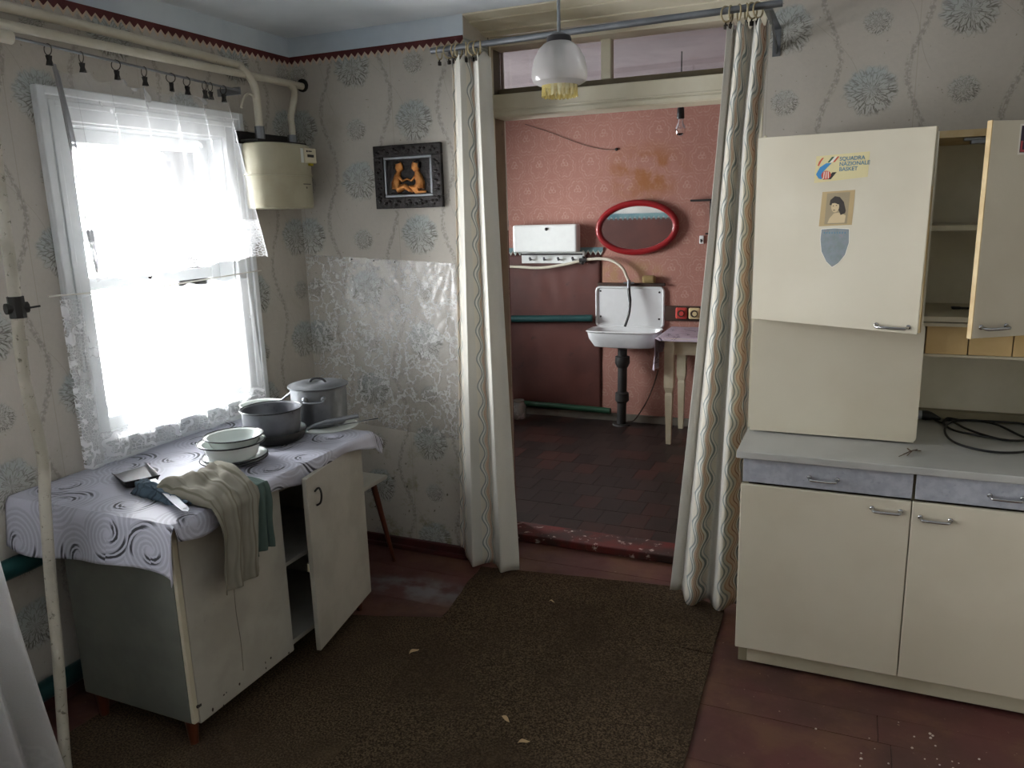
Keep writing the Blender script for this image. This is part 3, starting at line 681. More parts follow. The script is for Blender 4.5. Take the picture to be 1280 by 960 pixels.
# ------------------------------------------------------------------ COUNTER CABINET ON THE LEFT
cab = thing('counter_cabinet', (-2.07, 2.08, 0), 'white painted low cabinet under the window with one door ajar', 'cabinet')
x0, x1, y0, y1, z0, z1 = -2.315, -1.838, 1.58, 2.585, .10, .775
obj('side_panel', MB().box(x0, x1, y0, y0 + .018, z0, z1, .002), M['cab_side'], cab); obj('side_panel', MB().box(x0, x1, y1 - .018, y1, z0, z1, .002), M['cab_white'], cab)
obj('front_stile', MB().box(x1, x1 + .014, y0 + .002, y0 + .022, z0, z1 - .01, .002), M['cab_cream2'], cab)
obj('top_board', MB().box(x0 - .15, x1 + .02, y0 - .005, y1 + .005, z1, z1 + .012, .002), M['cab_white'], cab)
obj('bottom_board', MB().box(x0, x1, y0 + .018, y1 - .018, z0, z0 + .018), M['cab_white'], cab)
obj('back_board', MB().box(x0, x0 + .006, y0 + .018, y1 - .018, z0, z1), M['cab_inside'], cab)
obj('shelf', MB().box(x0 + .01, x1 - .012, y0 + .018, y1 - .018, .405, .42), M['cab_white'], cab)
obj('apron', MB().box(x1 - .02, x1 - .002, y0 + .018, y1 - .018, .70, .735), M['cab_inside'], cab)
obj('divider', MB().box(x0, x1 - .1, 2.07, 2.085, z0 + .018, z1), M['cab_inside'], cab)
dl = obj('door', MB().box(x1 + .001, x1 + .018, 1.603, 2.062, .09, .757, .003), M['cab_white'], cab)
hook = [(0, 0, 0), (.018, 0, .012), (.026, 0, -.008), (.02, 0, -.034), (.004, 0, -.044)]
obj('handle', MB().tube(smooth_path([(x1 + .017 + a, 1.985, .715 + c * 1.1) for a, b, c in hook], 4), .0035, 8), M['iron'], dl)
obj('crack', MB().tube(smooth_path([(x1 + .0182, 1.803, .48), (x1 + .0182, 1.80, .38), (x1 + .0182, 1.806, .27), (x1 + .0182, 1.803, .16)], 4), .0012, 5), M['cab_inside'], dl)
for q in range(9): obj('paint_chip', MB().ball((x1 + .018, random.uniform(1.63, 2.05), random.uniform(.092, .13)), .0008, random.uniform(.002, .005), random.uniform(.003, .008), 7, 4), M['wood_dark'], dl)
obj('hinge_pin', MB().box(x1 + .012, x1 + .02, 1.596, 1.612, .15, .158), M['iron'], dl)
ang = math.radians(10.5)
def swing(mb):                                              # second door, hinged at its far edge
    return mb.xf(Matrix.Translation((x1 + .010, 2.565, 0)) @ Matrix.Rotation(ang, 4, 'Z'))
dr = obj('door', swing(MB().box(-.006, .013, -.475, 0, .085, .755, .003)), M['cab_white'], cab)
obj('handle', swing(MB().tube(smooth_path([(.013 + a, -.42, .69 + c * 1.2) for a, b, c in hook], 4), .0038, 8)), M['iron'], dr)
obj('catch', swing(MB().box(-.014, -.006, -.475, -.455, .40, .43, .002)), M['cab_cream2'], dr)
for lx, ly in ((x1 - .03, y0 + .03), (x1 - .03, y1 - .04), (x0 + .04, y0 + .03), (x0 + .04, y1 - .04)):
    obj('leg', MB().lathe([(.001, 0), (.014, 0), (.022, .1)], (lx, ly, 0), 16), M['wood_leg'], cab)

def oil(u, v):
    a = -.165 + 1.285 * u; b = .775 * v - .0                # unfolded metres: along the counter, out from the wall
    y_ = 1.556 + max(a, 0); x_ = -2.495 + min(b, .715); z_ = .7905
    if a < 0:
        k = -a; y_ = 1.556 - .03 * math.sin(min(k, .03) / .03 * PI / 2) * .5 - .022 * (k / .165) * (1 + .6 * math.sin(b * 17)); z_ -= max(0, k - .006) * (1 + .1 * math.sin(b * 9))
    ov = b - .715
    if ov > 0:
        dz = ov * (.9 + .5 * math.sin(a * 13) * .6); z_ -= dz * (1 if a > 0 else .2); x_ += .012 * math.sin(min(1, ov / .02) * PI / 2) + .010 * math.sin(a * 21) * ov / .06
    if a > 1.04: z_ -= (a - 1.04) * .55; y_ -= (a - 1.04) * .2
    z_ += .0022 * noise.noise((a * 9, b * 9, 0)) + .0012 * noise.noise((a * 22, b * 22, 5)) + .0014
    return (x_, y_, z_)
obj('oilcloth', MB().grid(oil, 130, 80, lambda u, v: (-.165 + 1.285 * u, .775 * v)), M['oilcloth'], label='grey oilcloth printed with dark swirls on the white counter cabinet', cat='tablecloth', loc=(-2.1, 2.05, .79), solid=.002, recalc=False)

ZT = .7935
# enamel dishes: two plates, two bowls
def dish(name, prof, cx, cy_, z_, label, group, mat='enamel', rim=True):
    t = thing(name, (cx, cy_, z_), label, name.split('_')[-1], group)
    obj('dish', MB().lathe(prof, (cx, cy_, z_), 40), M[mat], t, solid=.0022)
    r, h = prof[-1]
    if rim: obj('rim', MB().tube([(cx + r * math.cos(2 * PI * k / 40), cy_ + r * math.sin(2 * PI * k / 40), z_ + h) for k in range(41)], .0028, 6, False), M['black_rim'], t)
    return t
px, py = -2.035, 2.085
dish('enamel_plate', [(.0005, .002), (.07, .002), (.085, .010), (.118, .017)], px + .006, py - .004, ZT + .002, 'lowest white enamel plate of the dish stack beside the towel', 'dishes stacked on the oilcloth')
dish('enamel_plate', [(.0005, .002), (.07, .002), (.085, .010), (.114, .017)], px + .004, py + .004, ZT + .010, 'upper white enamel plate under the stacked bowls', 'dishes stacked on the oilcloth')
dish('enamel_bowl', [(.0005, .0), (.075, .0), (.088, .012), (.098, .045), (.101, .056), (.118, .060)], px - .004, py, ZT + .018, 'large white enamel bowl with black rim under the pale green bowl', 'dishes stacked on the oilcloth')
dish('enamel_bowl', [(.0005, .0), (.065, .0), (.080, .012), (.092, .040), (.104, .044)], px - .002, py + .012, ZT + .054, 'top pale green enamel bowl of the dish stack', 'dishes stacked on the oilcloth', 'enamel_green')
# frying pan with dented pot on it
fp = thing('frying_pan', (-2.09, 2.36, ZT), 'black iron frying pan holding the dented grey pot', 'frying pan')
obj('pan', MB().lathe([(.0005, .0), (.10, .0), (.112, .006), (.128, .042)], (-2.085, 2.365, ZT + .002), 40), M['pan'], fp, solid=.004)
obj('handle', MB().tube(smooth_path([(-1.975, 2.43, ZT + .034), (-1.94, 2.455, ZT + .052), (-1.88, 2.51, ZT + .062), (-1.82, 2.57, ZT + .068)], 4), [.007] * 6 + [.009] * 7, 10), M['steel'], fp)
obj('rivet', MB().ball((-1.972, 2.432, ZT + .033), .006, .006, .006), M['steel'], fp)
gp = thing('stew_pot', (-2.085, 2.36, ZT + .008), 'dented grey open pot standing in the black frying pan', 'pot')
obj('body', MB().lathe([(.0005, .0), (.088, .0), (.100, .012), (.108, .06), (.111, .118), (.118, .122)], (-2.085, 2.362, ZT + .010), 44), M['grey_enamel'], gp, solid=.003)
obj('rim', MB().tube([(-2.085 + .118 * math.cos(2 * PI * k / 44), 2.362 + .118 * math.sin(2 * PI * k / 44), ZT + .132) for k in range(45)], .003, 6, False), M['black_rim'], gp)
ap = thing('cooking_pot', (-2.045, 2.60, ZT), 'tall aluminium pot with lid and wire side handles nearest the corner', 'pot')
pc = (-2.045, 2.615)
obj('body', MB().lathe([(.0005, .0), (.102, .0), (.111, .010), (.114, .10), (.115, .158), (.119, .162)], (*pc, ZT + .012), 44), M['alu'], ap, solid=.003)
lid = obj('lid', MB().lathe([(.124, .0), (.124, .005), (.110, .006), (.104, .010), (.06, .013), (.0005, .014)], (*pc, ZT + .172), 44), M['alu'], ap, solid=.0025)
obj('lid_grip', MB().tube(smooth_path([(pc[0] - .035, pc[1] - .01, ZT + .183), (pc[0] - .02, pc[1] - .004, ZT + .200), (pc[0] + .02, pc[1] + .004, ZT + .200), (pc[0] + .035, pc[1] + .01, ZT + .183)], 4), .005, 8), M['black_rim'], lid)
def side_handle(a):
    d = Vector((math.cos(a), math.sin(a), 0)); t_ = Vector((-d.y, d.x, 0)); c_ = Vector((*pc, ZT + .135))
    pts = [c_ + d * .114 - t_ * .038, c_ + d * .14 - t_ * .036 + Vector((0, 0, -.006)), c_ + d * .146 + Vector((0, 0, -.008)), c_ + d * .14 + t_ * .036 + Vector((0, 0, -.006)), c_ + d * .114 + t_ * .038]
    h = obj('side_handle', MB().tube(smooth_path(pts, 4), .0042, 8), M['steel'], ap)
    for q in (-1, 1): obj('lug', MB().ball(tuple(c_ + d * .115 + t_ * .038 * q), .012, .012, .014), M['steel'], h)
side_handle(math.radians(-62)); side_handle(math.radians(118))
side = thing('pot_lid', (-2.0, 2.55, ZT), 'flat pale green enamel lid lying under the tall aluminium pot', 'lid')
obj('disc', MB().lathe([(.0005, .008), (.10, .008), (.125, .005), (.135, .001)], (pc[0] + .03, pc[1] - .005, ZT + .001), 44), M['enamel_green'], side, solid=.002)
sb = thing('enamel_saucepan', (-2.25, 2.52, ZT), 'small white enamel saucepan with a spoon behind the dented grey pot', 'saucepan')
obj('body', MB().lathe([(.0005, .0), (.07, .0), (.082, .012), (.085, .10), (.09, .104)], (-2.255, 2.50, ZT + .002), 36), M['enamel'], sb, solid=.0025)
sp = thing('spoon', (-2.24, 2.52, ZT + .02), 'steel spoon leaning out of the small white saucepan', 'spoon')
obj('handle', MB().tube([(-2.26, 2.5, ZT + .03), (-2.21, 2.545, ZT + .10), (-2.15, 2.575, ZT + .145)], [.004, .0032, .006], 8), M['steel'], sp)
obj('bowl', MB().ball((-2.275, 2.49, ZT + .014), .018, .02, .008), M['steel'], sp)
obj('table_knife', MB().box(-1.845, -1.835, 2.50, 2.68, ZT + .004, ZT + .007, .001).xf(Matrix.Translation((-1.84, 2.59, 0)) @ Matrix.Rotation(-.6, 4, 'Z') @ Matrix.Translation((1.84, -2.59, .03))), M['steel'], label='flat steel knife sticking out beside the aluminium pot', cat='knife', loc=(-1.84, 2.6, ZT))
# dustpan
dp = thing('dustpan', (-2.18, 1.82, ZT), 'dark tin dustpan with long steel handle on the oilcloth corner', 'dustpan')
A, B, Cc, D = Vector((-2.325, 1.806, ZT + .006)), Vector((-2.299, 1.935, ZT + .006)), Vector((-2.085, 1.80, ZT + .006)), Vector((-2.14, 1.705, ZT + .006))
def pan_grid(u, v):
    p = (A * (1 - u) + D * u) * (1 - v) + (B * (1 - u) + Cc * u) * v
    e = max(0, (u - .85) / .15); s_ = max(0, abs(v - .5) * 2 - .86) / .14
    return (p.x, p.y, p.z + .030 * max(e, s_ * (.3 + .7 * u)))
obj('scoop', MB().grid(pan_grid, 20, 20), M['tin'], dp, solid=.002, recalc=False)
obj('handle', MB().prism([(-.011, 0), (.011, 0), (.013, .30), (.011, .345), (0, .362), (-.011, .345), (-.013, .30)], lambda a, b, d: (a, b, d), 0, .003).xf(Matrix.Translation((-2.085, 1.765, ZT + .030)) @ Matrix.Rotation(math.radians(-117), 4, 'Z') @ Matrix.Rotation(math.radians(-1.5), 4, 'X')), M['steel'], dp)
obj('handle_hole', MB().lathe([(.006, 0), (.0005, .0)], (0, 0, 0), 12).xf(Matrix.Translation((-1.785, 1.612, ZT + .0265))), M['black'], dp)
# towels
def towel_mat(name, c, c2, ln):
    m = new_mat(name); v, x, y, z = coords('UV')
    col = mix(nz(v, 14, 3), c, c2)
    s1 = 1.0 - step(.0, .012, absv(wrap(x, .055) - .0)); s2 = 1.0 - step(.002, .006, absv(wrap(x - .02, .11)))
    col = mix(s1 * .35, col, ln); col = mix(s2 * .6, col, ln)
    surface(pbsdf(col, .95, 0, bump(nz(v, 500, 2), .3, .002), .1)); return m
M['towel'] = towel_mat('checked_linen', '8f8b7f', '7e7a6e', '55503f'); M['towel_teal'] = towel_mat('teal_cotton', '55645e', '465650', '333f40'); M['towel_blue'] = towel_mat('blue_grey_cotton', '5e707c', '3c4854', '23282e')
def towel(name, mat, label, ya, yb, xs, hang, puff, seed, skew=0., skewt=0., off=0., wide=1.25):
    """cloth from xs on the counter, over the front edge, down by hang"""
    top = (-1.752 + off) - xs; L = top + hang
    def f(u, v):
        s_ = v * L; k = noise.noise((u * 3.1 + seed, s_ * 9, seed)); k2 = noise.noise((u * 8 + seed, s_ * 16, 2 + seed)); k3 = abs(noise.noise((u * 5 + seed, s_ * 11 + u * 3, 6 + seed)))
        over = min(1, max(0, s_ - top) / .12)
        t = min(1, s_ / top)
        gather = wide * (1 - .30 * t) * (1 - .16 * over)
        y_ = (ya + yb) / 2 + (yb - ya) * (u - .5) * gather + .014 * k + skew * max(0, s_ - top) + skewt * (1 - t)
        fold = math.sin(u * 15 + seed + 1.5 * k)
        if s_ < top:
            e = min(1, u / .12, (1 - u) / .12, t / .12 + .05)
            x_ = xs + s_ + .02 * (u - .5) * (1 - t); z_ = ZT + .007 + e ** .5 * (puff * math.sin(PI * (.12 + .80 * t)) ** .8 * (.65 + .9 * k3) + .007 * fold * puff / .05)
        else:
            h = s_ - top
            x_ = -1.752 + off + .016 * math.sin(min(1, h / .03) * PI / 2) + (.011 * fold + .007 * k2) * min(1, h / .05) + .004
            z_ = ZT + .010 + .010 * k3 * max(0, 1 - h / .03) - h + .012 * k * min(1, h / .1)
        return (x_, y_, z_)
    return obj(name, MB().grid(f, 60, 80, lambda u, v: ((yb - ya) * u * 1.3, v * L)), mat, label=label, cat='towel', loc=(-1.78, (ya + yb) / 2, ZT), solid=.003, recalc=False, angle=120)
towel('dish_towel', M['towel'], 'beige checked dish towel hanging over the counter front', 1.665, 1.90, -2.03, .285, .055, 1.7, -.10, .06)
towel('tea_cloth', M['towel_teal'], 'teal striped cloth half hidden under the beige towel', 1.825, 1.945, -1.93, .225, .008, 5.3, -.10, .0, -.006)
obj('cleaning_rag', MB().grid(lambda u, v: (-2.105 + .27 * u + .03 * noise.noise((u * 4, v * 4, 3)), 1.735 - .07 * u + .085 * (v - .5) * (1 - .55 * u) + .01 * noise.noise((u * 7, v * 5, 8)), ZT + .006 + .034 * math.sin(PI * v) ** .7 * (1 - .6 * u) + .006 * noise.noise((u * 9, v * 9, 1))), 30, 20, lambda u, v: (u * .3, v * .12)), M['towel_blue'], label='crumpled blue-grey rag lying against the dustpan handle', cat='rag', loc=(-1.97, 1.70, ZT), solid=.003, recalc=False)

# ------------------------------------------------------------------ STOOL
sl = thing('stool', (-2.13, 2.87, 0), 'white-topped stool with splayed brown legs behind the cabinet door', 'stool')
obj('seat', MB().box(-2.29, -1.975, 2.735, 2.99, .435, .455, .006), M['cab_white'], sl)
for sx, sy in ((-1, -1), (1, -1), (1, 1), (-1, 1)):
    cx, cyy = -2.132 + sx * .10, 2.862 + sy * .08
    obj('leg', MB().tube([(cx, cyy, .436), (cx + sx * .045, cyy + sy * .075, 0)], [.016, .009], 12), M['wood_leg'], sl)

# ------------------------------------------------------------------ BACK WALL: RELIEF, PLASTIC FILM, CURTAINS, LAMP
rp = thing('relief_picture', (-1.88, YB, 1.69), 'square dark embossed relief of two copper children on the wallpaper', 'picture')
rx0, rx1, rz0, rz1 = -2.055, -1.703, 1.688, 1.968
fr = MB()
def ringframe(mb, a0, a1, b0, b1, wd, ya, yb):
    mb.box(a0, a1, ya, yb, b0, b0 + wd, .003).box(a0, a1, ya, yb, b1 - wd, b1, .003).box(a0, a0 + wd, ya, yb, b0 + wd, b1 - wd, .003).box(a1 - wd, a1, ya, yb, b0 + wd, b1 - wd, .003)
ringframe(fr, rx0, rx1, rz0, rz1, .05, YB - .02, YB)
f_ = obj('frame', fr, M['bronze'], rp)
sc2 = MB()
for k in range(64):                                         # cast scrolls on the frame
    t = k / 64 * 4; e = int(t); q = t - e
    a, b = [(rx0 + .025 + (rx1 - rx0 - .05) * q, rz0 + .025), (rx1 - .025, rz0 + .025 + (rz1 - rz0 - .05) * q), (rx1 - .025 - (rx1 - rx0 - .05) * q, rz1 - .025), (rx0 + .025, rz1 - .025 - (rz1 - rz0 - .05) * q)][e]
    sc2.ball((a + .009 * math.sin(k * 1.9), YB - .021, b + .009 * math.cos(k * 2.3)), .009, .004, .006, 8, 5)
obj('scrollwork', sc2, M['bronze'], f_)
inn = MB(); ringframe(inn, rx0 + .05, rx1 - .05, rz0 + .05, rz1 - .05, .012, YB - .016, YB - .004)
obj('inner_bevel', inn, M['steel'], rp)
obj('panel', MB().box(rx0 + .05, rx1 - .05, YB - .008, YB - .001, rz0 + .05, rz1 - .05), M['bronze'], rp)
def child(sx, cx, kneel):
    mb = MB(); yq = YB - .011; cz = rz0 + .075
    mb.ball((cx, yq - .001, cz + .108), .022, .011, .026, 14, 10)                              # head
    mb.ball((cx + sx * .017, yq - .002, cz + .100), .007, .006, .006)                   # face
    mb.tube([(cx - sx * .004, yq, cz + .088), (cx - sx * .010, yq, cz + .07), (cx - sx * .02, yq, cz + .04), (cx - sx * .016, yq, cz + .012)], [.010, .016, .022, .026], 12)
    mb.tube([(cx - sx * .006, yq - .006, cz + .072), (cx + sx * .020, yq - .008, cz + .045), (cx + sx * .046, yq - .006, cz + .055)], [.0075, .0065, .0055], 8)
    if kneel: mb.tube([(cx - sx * .014, yq, cz + .012), (cx + sx * .03, yq - .004, cz + .016), (cx + sx * .002, yq - .003, cz - .004), (cx - sx * .05, yq, cz - .004)], [.018, .014, .010, .006], 10)
    else: mb.tube([(cx - sx * .012, yq, cz + .010), (cx + sx * .03, yq - .004, cz + .022), (cx + sx * .055, yq - .003, cz + .004), (cx + sx * .07, yq, cz - .002)], [.020, .014, .010, .007], 10)
    return mb
for nm, sx, cx, kn in (('boy_relief', 1, -1.925, False), ('girl_relief', -1, -1.838, True)):
    o = obj('figure', child(sx, cx, kn), M['copper'], rp); r_ = o.modifiers.new('fuse', 'REMESH'); r_.mode = 'VOXEL'; r_.voxel_size = .0028; r_.use_smooth_shade = True
obj('ground', MB().tube([(-1.975, YB - .010, rz0 + .066), (-1.88, YB - .010, rz0 + .062), (-1.785, YB - .010, rz0 + .068)], .005, 8), M['bronze'], rp)
obj('hair', MB().ball((-1.931, YB - .013, rz0 + .201), .019, .009, .007).ball((-1.942, YB - .012, rz0 + .186), .008, .009, .014), M['bronze'], rp)
obj('hair', MB().ball((-1.832, YB - .013, rz0 + .201), .018, .009, .007).ball((-1.821, YB - .012, rz0 + .186), .008, .009, .014), M['bronze'], rp)
# plastic film pinned over the wallpaper
pf = thing('plastic_film', (-2.08, YB, .62), 'crinkled clear plastic sheet pinned on the wallpaper beside the striped curtain', 'plastic sheet')
def film(u, v):
    x_ = -2.492 + .832 * u; zt = 1.482 - .045 * u; zb = .655 - .055 * u
    z_ = zt + (zb - zt) * v
    pl = 0
    for px_ in (.33, .48, .62, .98):
        dx = (u - px_); fan = math.atan2(dx * .83, v * .85 + .02); pl += math.sin(fan * 22) * math.exp(-abs(dx) * 4) * math.exp(-v * 2.2)
    y_ = YB - .006 - .0022 * pl - .004 * abs(noise.noise((u * 12, v * 10, 2))) - .0018 * noise.noise((u * 30, v * 26, 7)) - .002
    return (x_, min(y_, YB - .0015), z_)
obj('sheet', MB().grid(film, 110, 110), M['film'], pf, recalc=False)
for px_ in (.33, .48, .62):
    obj('pin', MB().ball((-2.492 + .832 * px_, YB - .012, 1.472 - .045 * px_), .004, .003, .004, 8, 5), M['iron'], pf)
# rod with rings
RY = 3.08
cr_ = thing('curtain_rod', (-.98, RY, 2.33), 'thick steel tube rod spanning the doorway on brackets', 'curtain rod')
obj('tube', MB().tube([(-1.682, RY, 2.327), (-.283, RY, 2.342)], .0125, 16), M['steel'], cr_)
obj('bracket', MB().box(-.345, -.315, RY, YR, 2.325, 2.329).box(-.345, -.315, YR - .004, YR, 2.225, 2.329).add([(-.33, RY + .02, 2.322), (-.325, RY + .02, 2.322), (-.325, YR - .004, 2.235), (-.33, YR - .004, 2.235), (-.33, RY + .05, 2.322), (-.325, RY + .05, 2.322), (-.325, YR - .004, 2.265), (-.33, YR - .004, 2.265)], [(0, 1, 2, 3), (7, 6, 5, 4), (0, 4, 5, 1), (1, 5, 6, 2), (2, 6, 7, 3), (3, 7, 4, 0)]), M['steel'], cr_)
obj('bracket', MB().box(-1.605, -1.590, RY, YB, 2.30, 2.304).box(-1.605, -1.590, YB - .004, YB, 2.22, 2.304).tube([(-1.597, RY, 2.312), (-1.597, YB - .004, 2.23)], .006, 8), M['steel'], cr_)
def curtain(name, fn_x, fn_y, us, label, zt, zb, n=120):
    def f(u, v):
        z_ = zt(u) + (zb(u) - zt(u)) * v; return (fn_x(u, v), fn_y(u, v), z_)
    def uvf(u, v):
        for k in range(len(us) - 1):
            if us[k][0] <= u <= us[k + 1][0] + 1e-9:
                t = (u - us[k][0]) / (us[k + 1][0] - us[k][0]); return (us[k][1] + (us[k + 1][1] - us[k][1]) * t, 2.3 - 2.25 * v)
    return obj(name, MB().grid(f, n, 60, uvf), M['linen'], label=label, cat='curtain', loc=(fn_x(.5, 1), fn_y(.5, 1), zb(.5)), solid=.002, recalc=False, angle=120)
def lerp(a, b, t): return a + (b - a) * t
LX = lambda u, v: lerp(lerp(-1.600, -1.418, u), lerp(-1.668, -1.352, u) , min(1, v * 1.03) ** 1.25) + .004 * math.sin(u * 26 + 1)
LY = lambda u, v: RY + (.022 + .014 * v) * math.sin(u * 4 * PI + .943) + .006 * math.sin(u * 29 + v) - .03 * max(0, u - .55) * v
curtain('door_curtain', LX, LY, [(0, .5), (.2, 1.0), (.42, 1.48), (.63, 2.0), (1, 2.45)], 'cream linen curtain with wave bands gathered at the relief-picture side of the doorway', lambda u: 2.288 - .012 * math.sin(u * 40), lambda u: .026 + .055 * max(0, .3 - u) / .3)
RX = lambda u, v: lerp(lerp(-.468, -.655, v ** 1.15), lerp(-.316, -.345, min(1, v * 6)), u) + .007 * math.sin(u * 24) * (1 - u)
RYF = lambda u, v: RY - .01 + (.018 + .026 * v) * math.sin(u * 2 * PI * 2.7 - 1.2) + .006 * math.sin(u * 37 + 1) + .11 * max(0, .28 - u) / .28 * v
curtain('door_curtain', RX, RYF, [(0, .10), (.20, .48), (.26, .5), (.52, 1.0), (.66, 1.45), (.70, 1.5), (1, 2.0)], 'cream linen curtain with wave bands gathered beside the cream kitchen cabinets', lambda u: 2.285 - .012 * math.sin(u * 40), lambda u: .022)
rk = [-1.645, -1.60, -1.575, -1.555, -1.52, -1.49, -1.47, -1.455, -.475, -.458, -.43, -.405, -.385, -.365]
r0 = None
for k, xx in enumerate(rk):
    grp = k < 8
    lab = (ords[k] + ' beige ring from the picture-side end of the doorway rod' if grp else ords[k - 8] + ' beige ring on the rod above the cabinet-side curtain, counted from the lamp')
    zz = 2.327 + (xx + 1.682) / 1.4 * .015 - .012
    if r0 is None:
        r0 = thing('curtain_ring', (xx, RY, zz), lab, 'curtain ring', 'rings above the picture-side curtain')
        obj('ring', MB().tube([(xx, RY + .026 * math.cos(2 * PI * q / 18), zz + .026 * math.sin(2 * PI * q / 18)) for q in range(19)], .0032, 8, False), M['rope'], r0)
        obj('clip', MB().tube([(xx, RY, zz - .026), (xx, RY - .004, zz - .04)], .003, 6).box(xx - .006, xx + .006, RY - .006, RY + .006, zz - .05, zz - .034, .002), M['rust'], r0)
    else:
        o = clone(r0, (xx, RY, zz), lab, rot=(0, 0, random.uniform(-.6, .6))); o['group'] = 'rings above the picture-side curtain' if grp else 'rings above the cabinet-side curtain'
# pendant lamp
lx, ly = -.885, 2.45
lp = thing('pendant_lamp', (lx, ly, 2.02), 'frosted glass dome lamp with yellow scalloped rim hanging on a metal stem', 'lamp')
obj('stem', MB().tube([(lx, ly, 2.48), (lx, ly, 2.19)], .0055, 12), M['steel'], lp)
obj('ceiling_cup', MB().lathe([(.03, .48 + 1.98), (.03, 2.47), (.012, 2.44)], (lx, ly, 0), 20), M['cream'], lp)
obj('gallery', MB().lathe([(.0005, 2.195), (.016, 2.195), (.036, 2.185), (.039, 2.176), (.039, 2.168), (.034, 2.166)], (lx, ly, 0), 28), M['tin'], lp)
m = new_mat('frosted_glass'); v, x, y, z = coords()
d = NT.nodes.new('ShaderNodeBsdfDiffuse'); put(d.inputs[0], (.42, .41, .40, 1)); t = NT.nodes.new('ShaderNodeBsdfTranslucent'); put(t.inputs[0], (.72, .70, .68, 1)); g = NT.nodes.new('ShaderNodeBsdfGlossy'); g.inputs['Roughness'].default_value = .18; tp = NT.nodes.new('ShaderNodeBsdfTransparent')
def mixsh(f, a, b):
    k = NT.nodes.new('ShaderNodeMixShader'); put(k.inputs[0], f); NT.links.new(a.outputs[0], k.inputs[1]); NT.links.new(b.outputs[0], k.inputs[2]); return k
surface(mixsh(.38, mixsh(.09, mixsh(.45, d, t), g), tp)); M['frosted'] = m
obj('shade', MB().lathe([(.034, 2.170), (.048, 2.163), (.064, 2.147), (.079, 2.120), (.087, 2.088), (.088, 2.066), (.083, 2.051), (.068, 2.043), (.058, 2.040)], (lx, ly, 0), 48), M['frosted'], lp, recalc=False)
m = new_mat('amber_glass'); v, x, y, z = coords()
tp = NT.nodes.new('ShaderNodeBsdfTransparent'); tp.inputs[0].default_value = (.85, .74, .36, 1); g = NT.nodes.new('ShaderNodeBsdfGlossy'); g.inputs[0].default_value = (1, .93, .7, 1); g.inputs['Roughness'].default_value = .08; d = NT.nodes.new('ShaderNodeBsdfDiffuse'); d.inputs[0].default_value = (.55, .45, .16, 1)
surface(mixsh(.30, mixsh(.55, tp, d), g)); M['amber'] = m
def amber(u, v):
    a = 2 * PI * u; r = .0565 + .0025 * math.sin(a * 14) * v; return (lx + r * math.cos(a), ly + r * math.sin(a), 2.040 - .030 * v - .005 * abs(math.sin(a * 14)) * v)
obj('scalloped_rim', MB().grid(amber, 168, 6), M['amber'], lp, recalc=False)
obj('bulb', MB().lathe([(.013, 2.165), (.014, 2.13), (.028, 2.10), (.03, 2.08), (.018, 2.06), (.0005, 2.055)], (lx, ly, 0), 20), M['frosted'], lp)
obj('bulb_holder', MB().lathe([(.016, 2.17), (.017, 2.13), (.0005, 2.128)], (lx, ly, 0), 16), M['black'], lp)

# ------------------------------------------------------------------ RIGHT: BASE CABINET, WORKTOP, HUTCH
bc = thing('base_cabinet', (.22, 3.0, 0), 'long cream base cabinet with grey drawer fronts along the back wall', 'cabinet')
bx0, bx1, bf, bk = -.312, .775, 2.708, 3.36
obj('plinth', MB().box(bx0 + .035, bx1, bf + .004, bk, .012, .075, .002), M['cab_cream2'], bc)
obj('foot', MB().box(bx0 + .002, bx0 + .035, bf + .02, bk, .0, .075, .002), M['inner_dark'], bc)
obj('carcass', MB().box(bx0, bx0 + .018, bf, bk, .072, .80).box(bx1 - .018, bx1, bf, bk, .0, .80).box(.218, .234, bf + .01, bk, .072, .80).box(bx0 + .018, bx1 - .018, bk - .006, bk, .072, .80).box(bx0 + .018, bx1 - .018, bf, bk, .072, .088), M['inner_dark'], bc)
def pull(parent, xc, z_, wd, yf, mb_x=None, mat='chrome'):
    mb = MB().tube(smooth_path([(xc - wd / 2, yf, z_), (xc - wd / 2 + .003, yf - .018, z_ - .003), (xc - wd / 2 + .016, yf - .023, z_ - .004), (xc + wd / 2 - .016, yf - .023, z_ - .004), (xc + wd / 2 - .003, yf - .018, z_ - .003), (xc + wd / 2, yf, z_)], 4), .0048, 10)
    mb.ball((xc - wd / 2, yf - .001, z_), .008, .005, .008, 10, 6).ball((xc + wd / 2, yf - .001, z_), .008, .005, .008, 10, 6)
    if mb_x: mb_x(mb)
    return obj('handle', mb, M[mat], parent)
for (a, b, hx, dh) in ((-.312, .217, -.052, .145), (.226, .775, .475, .285)):
    w_ = obj('drawer', MB().box(a, b, bf - .017, bf - .001, .713, .797, .002), M['drawer_front'], bc); pull(w_, hx, .752, .088, bf - .017)
    w_ = obj('door', MB().box(a - .006, b, bf - .020, bf - .001, .074, .704, .003), M['cab_cream'], bc); pull(w_, dh if a < 0 else .288, .668 if a < 0 else .656, .085, bf - .020)
obj('worktop', MB().box(-.335, .80, 2.676, 3.395, .8005, .826, .003), M['worktop'], label='grey speckled worktop slab on the cream base cabinet', cat='worktop', loc=(.2, 3.0, .80))

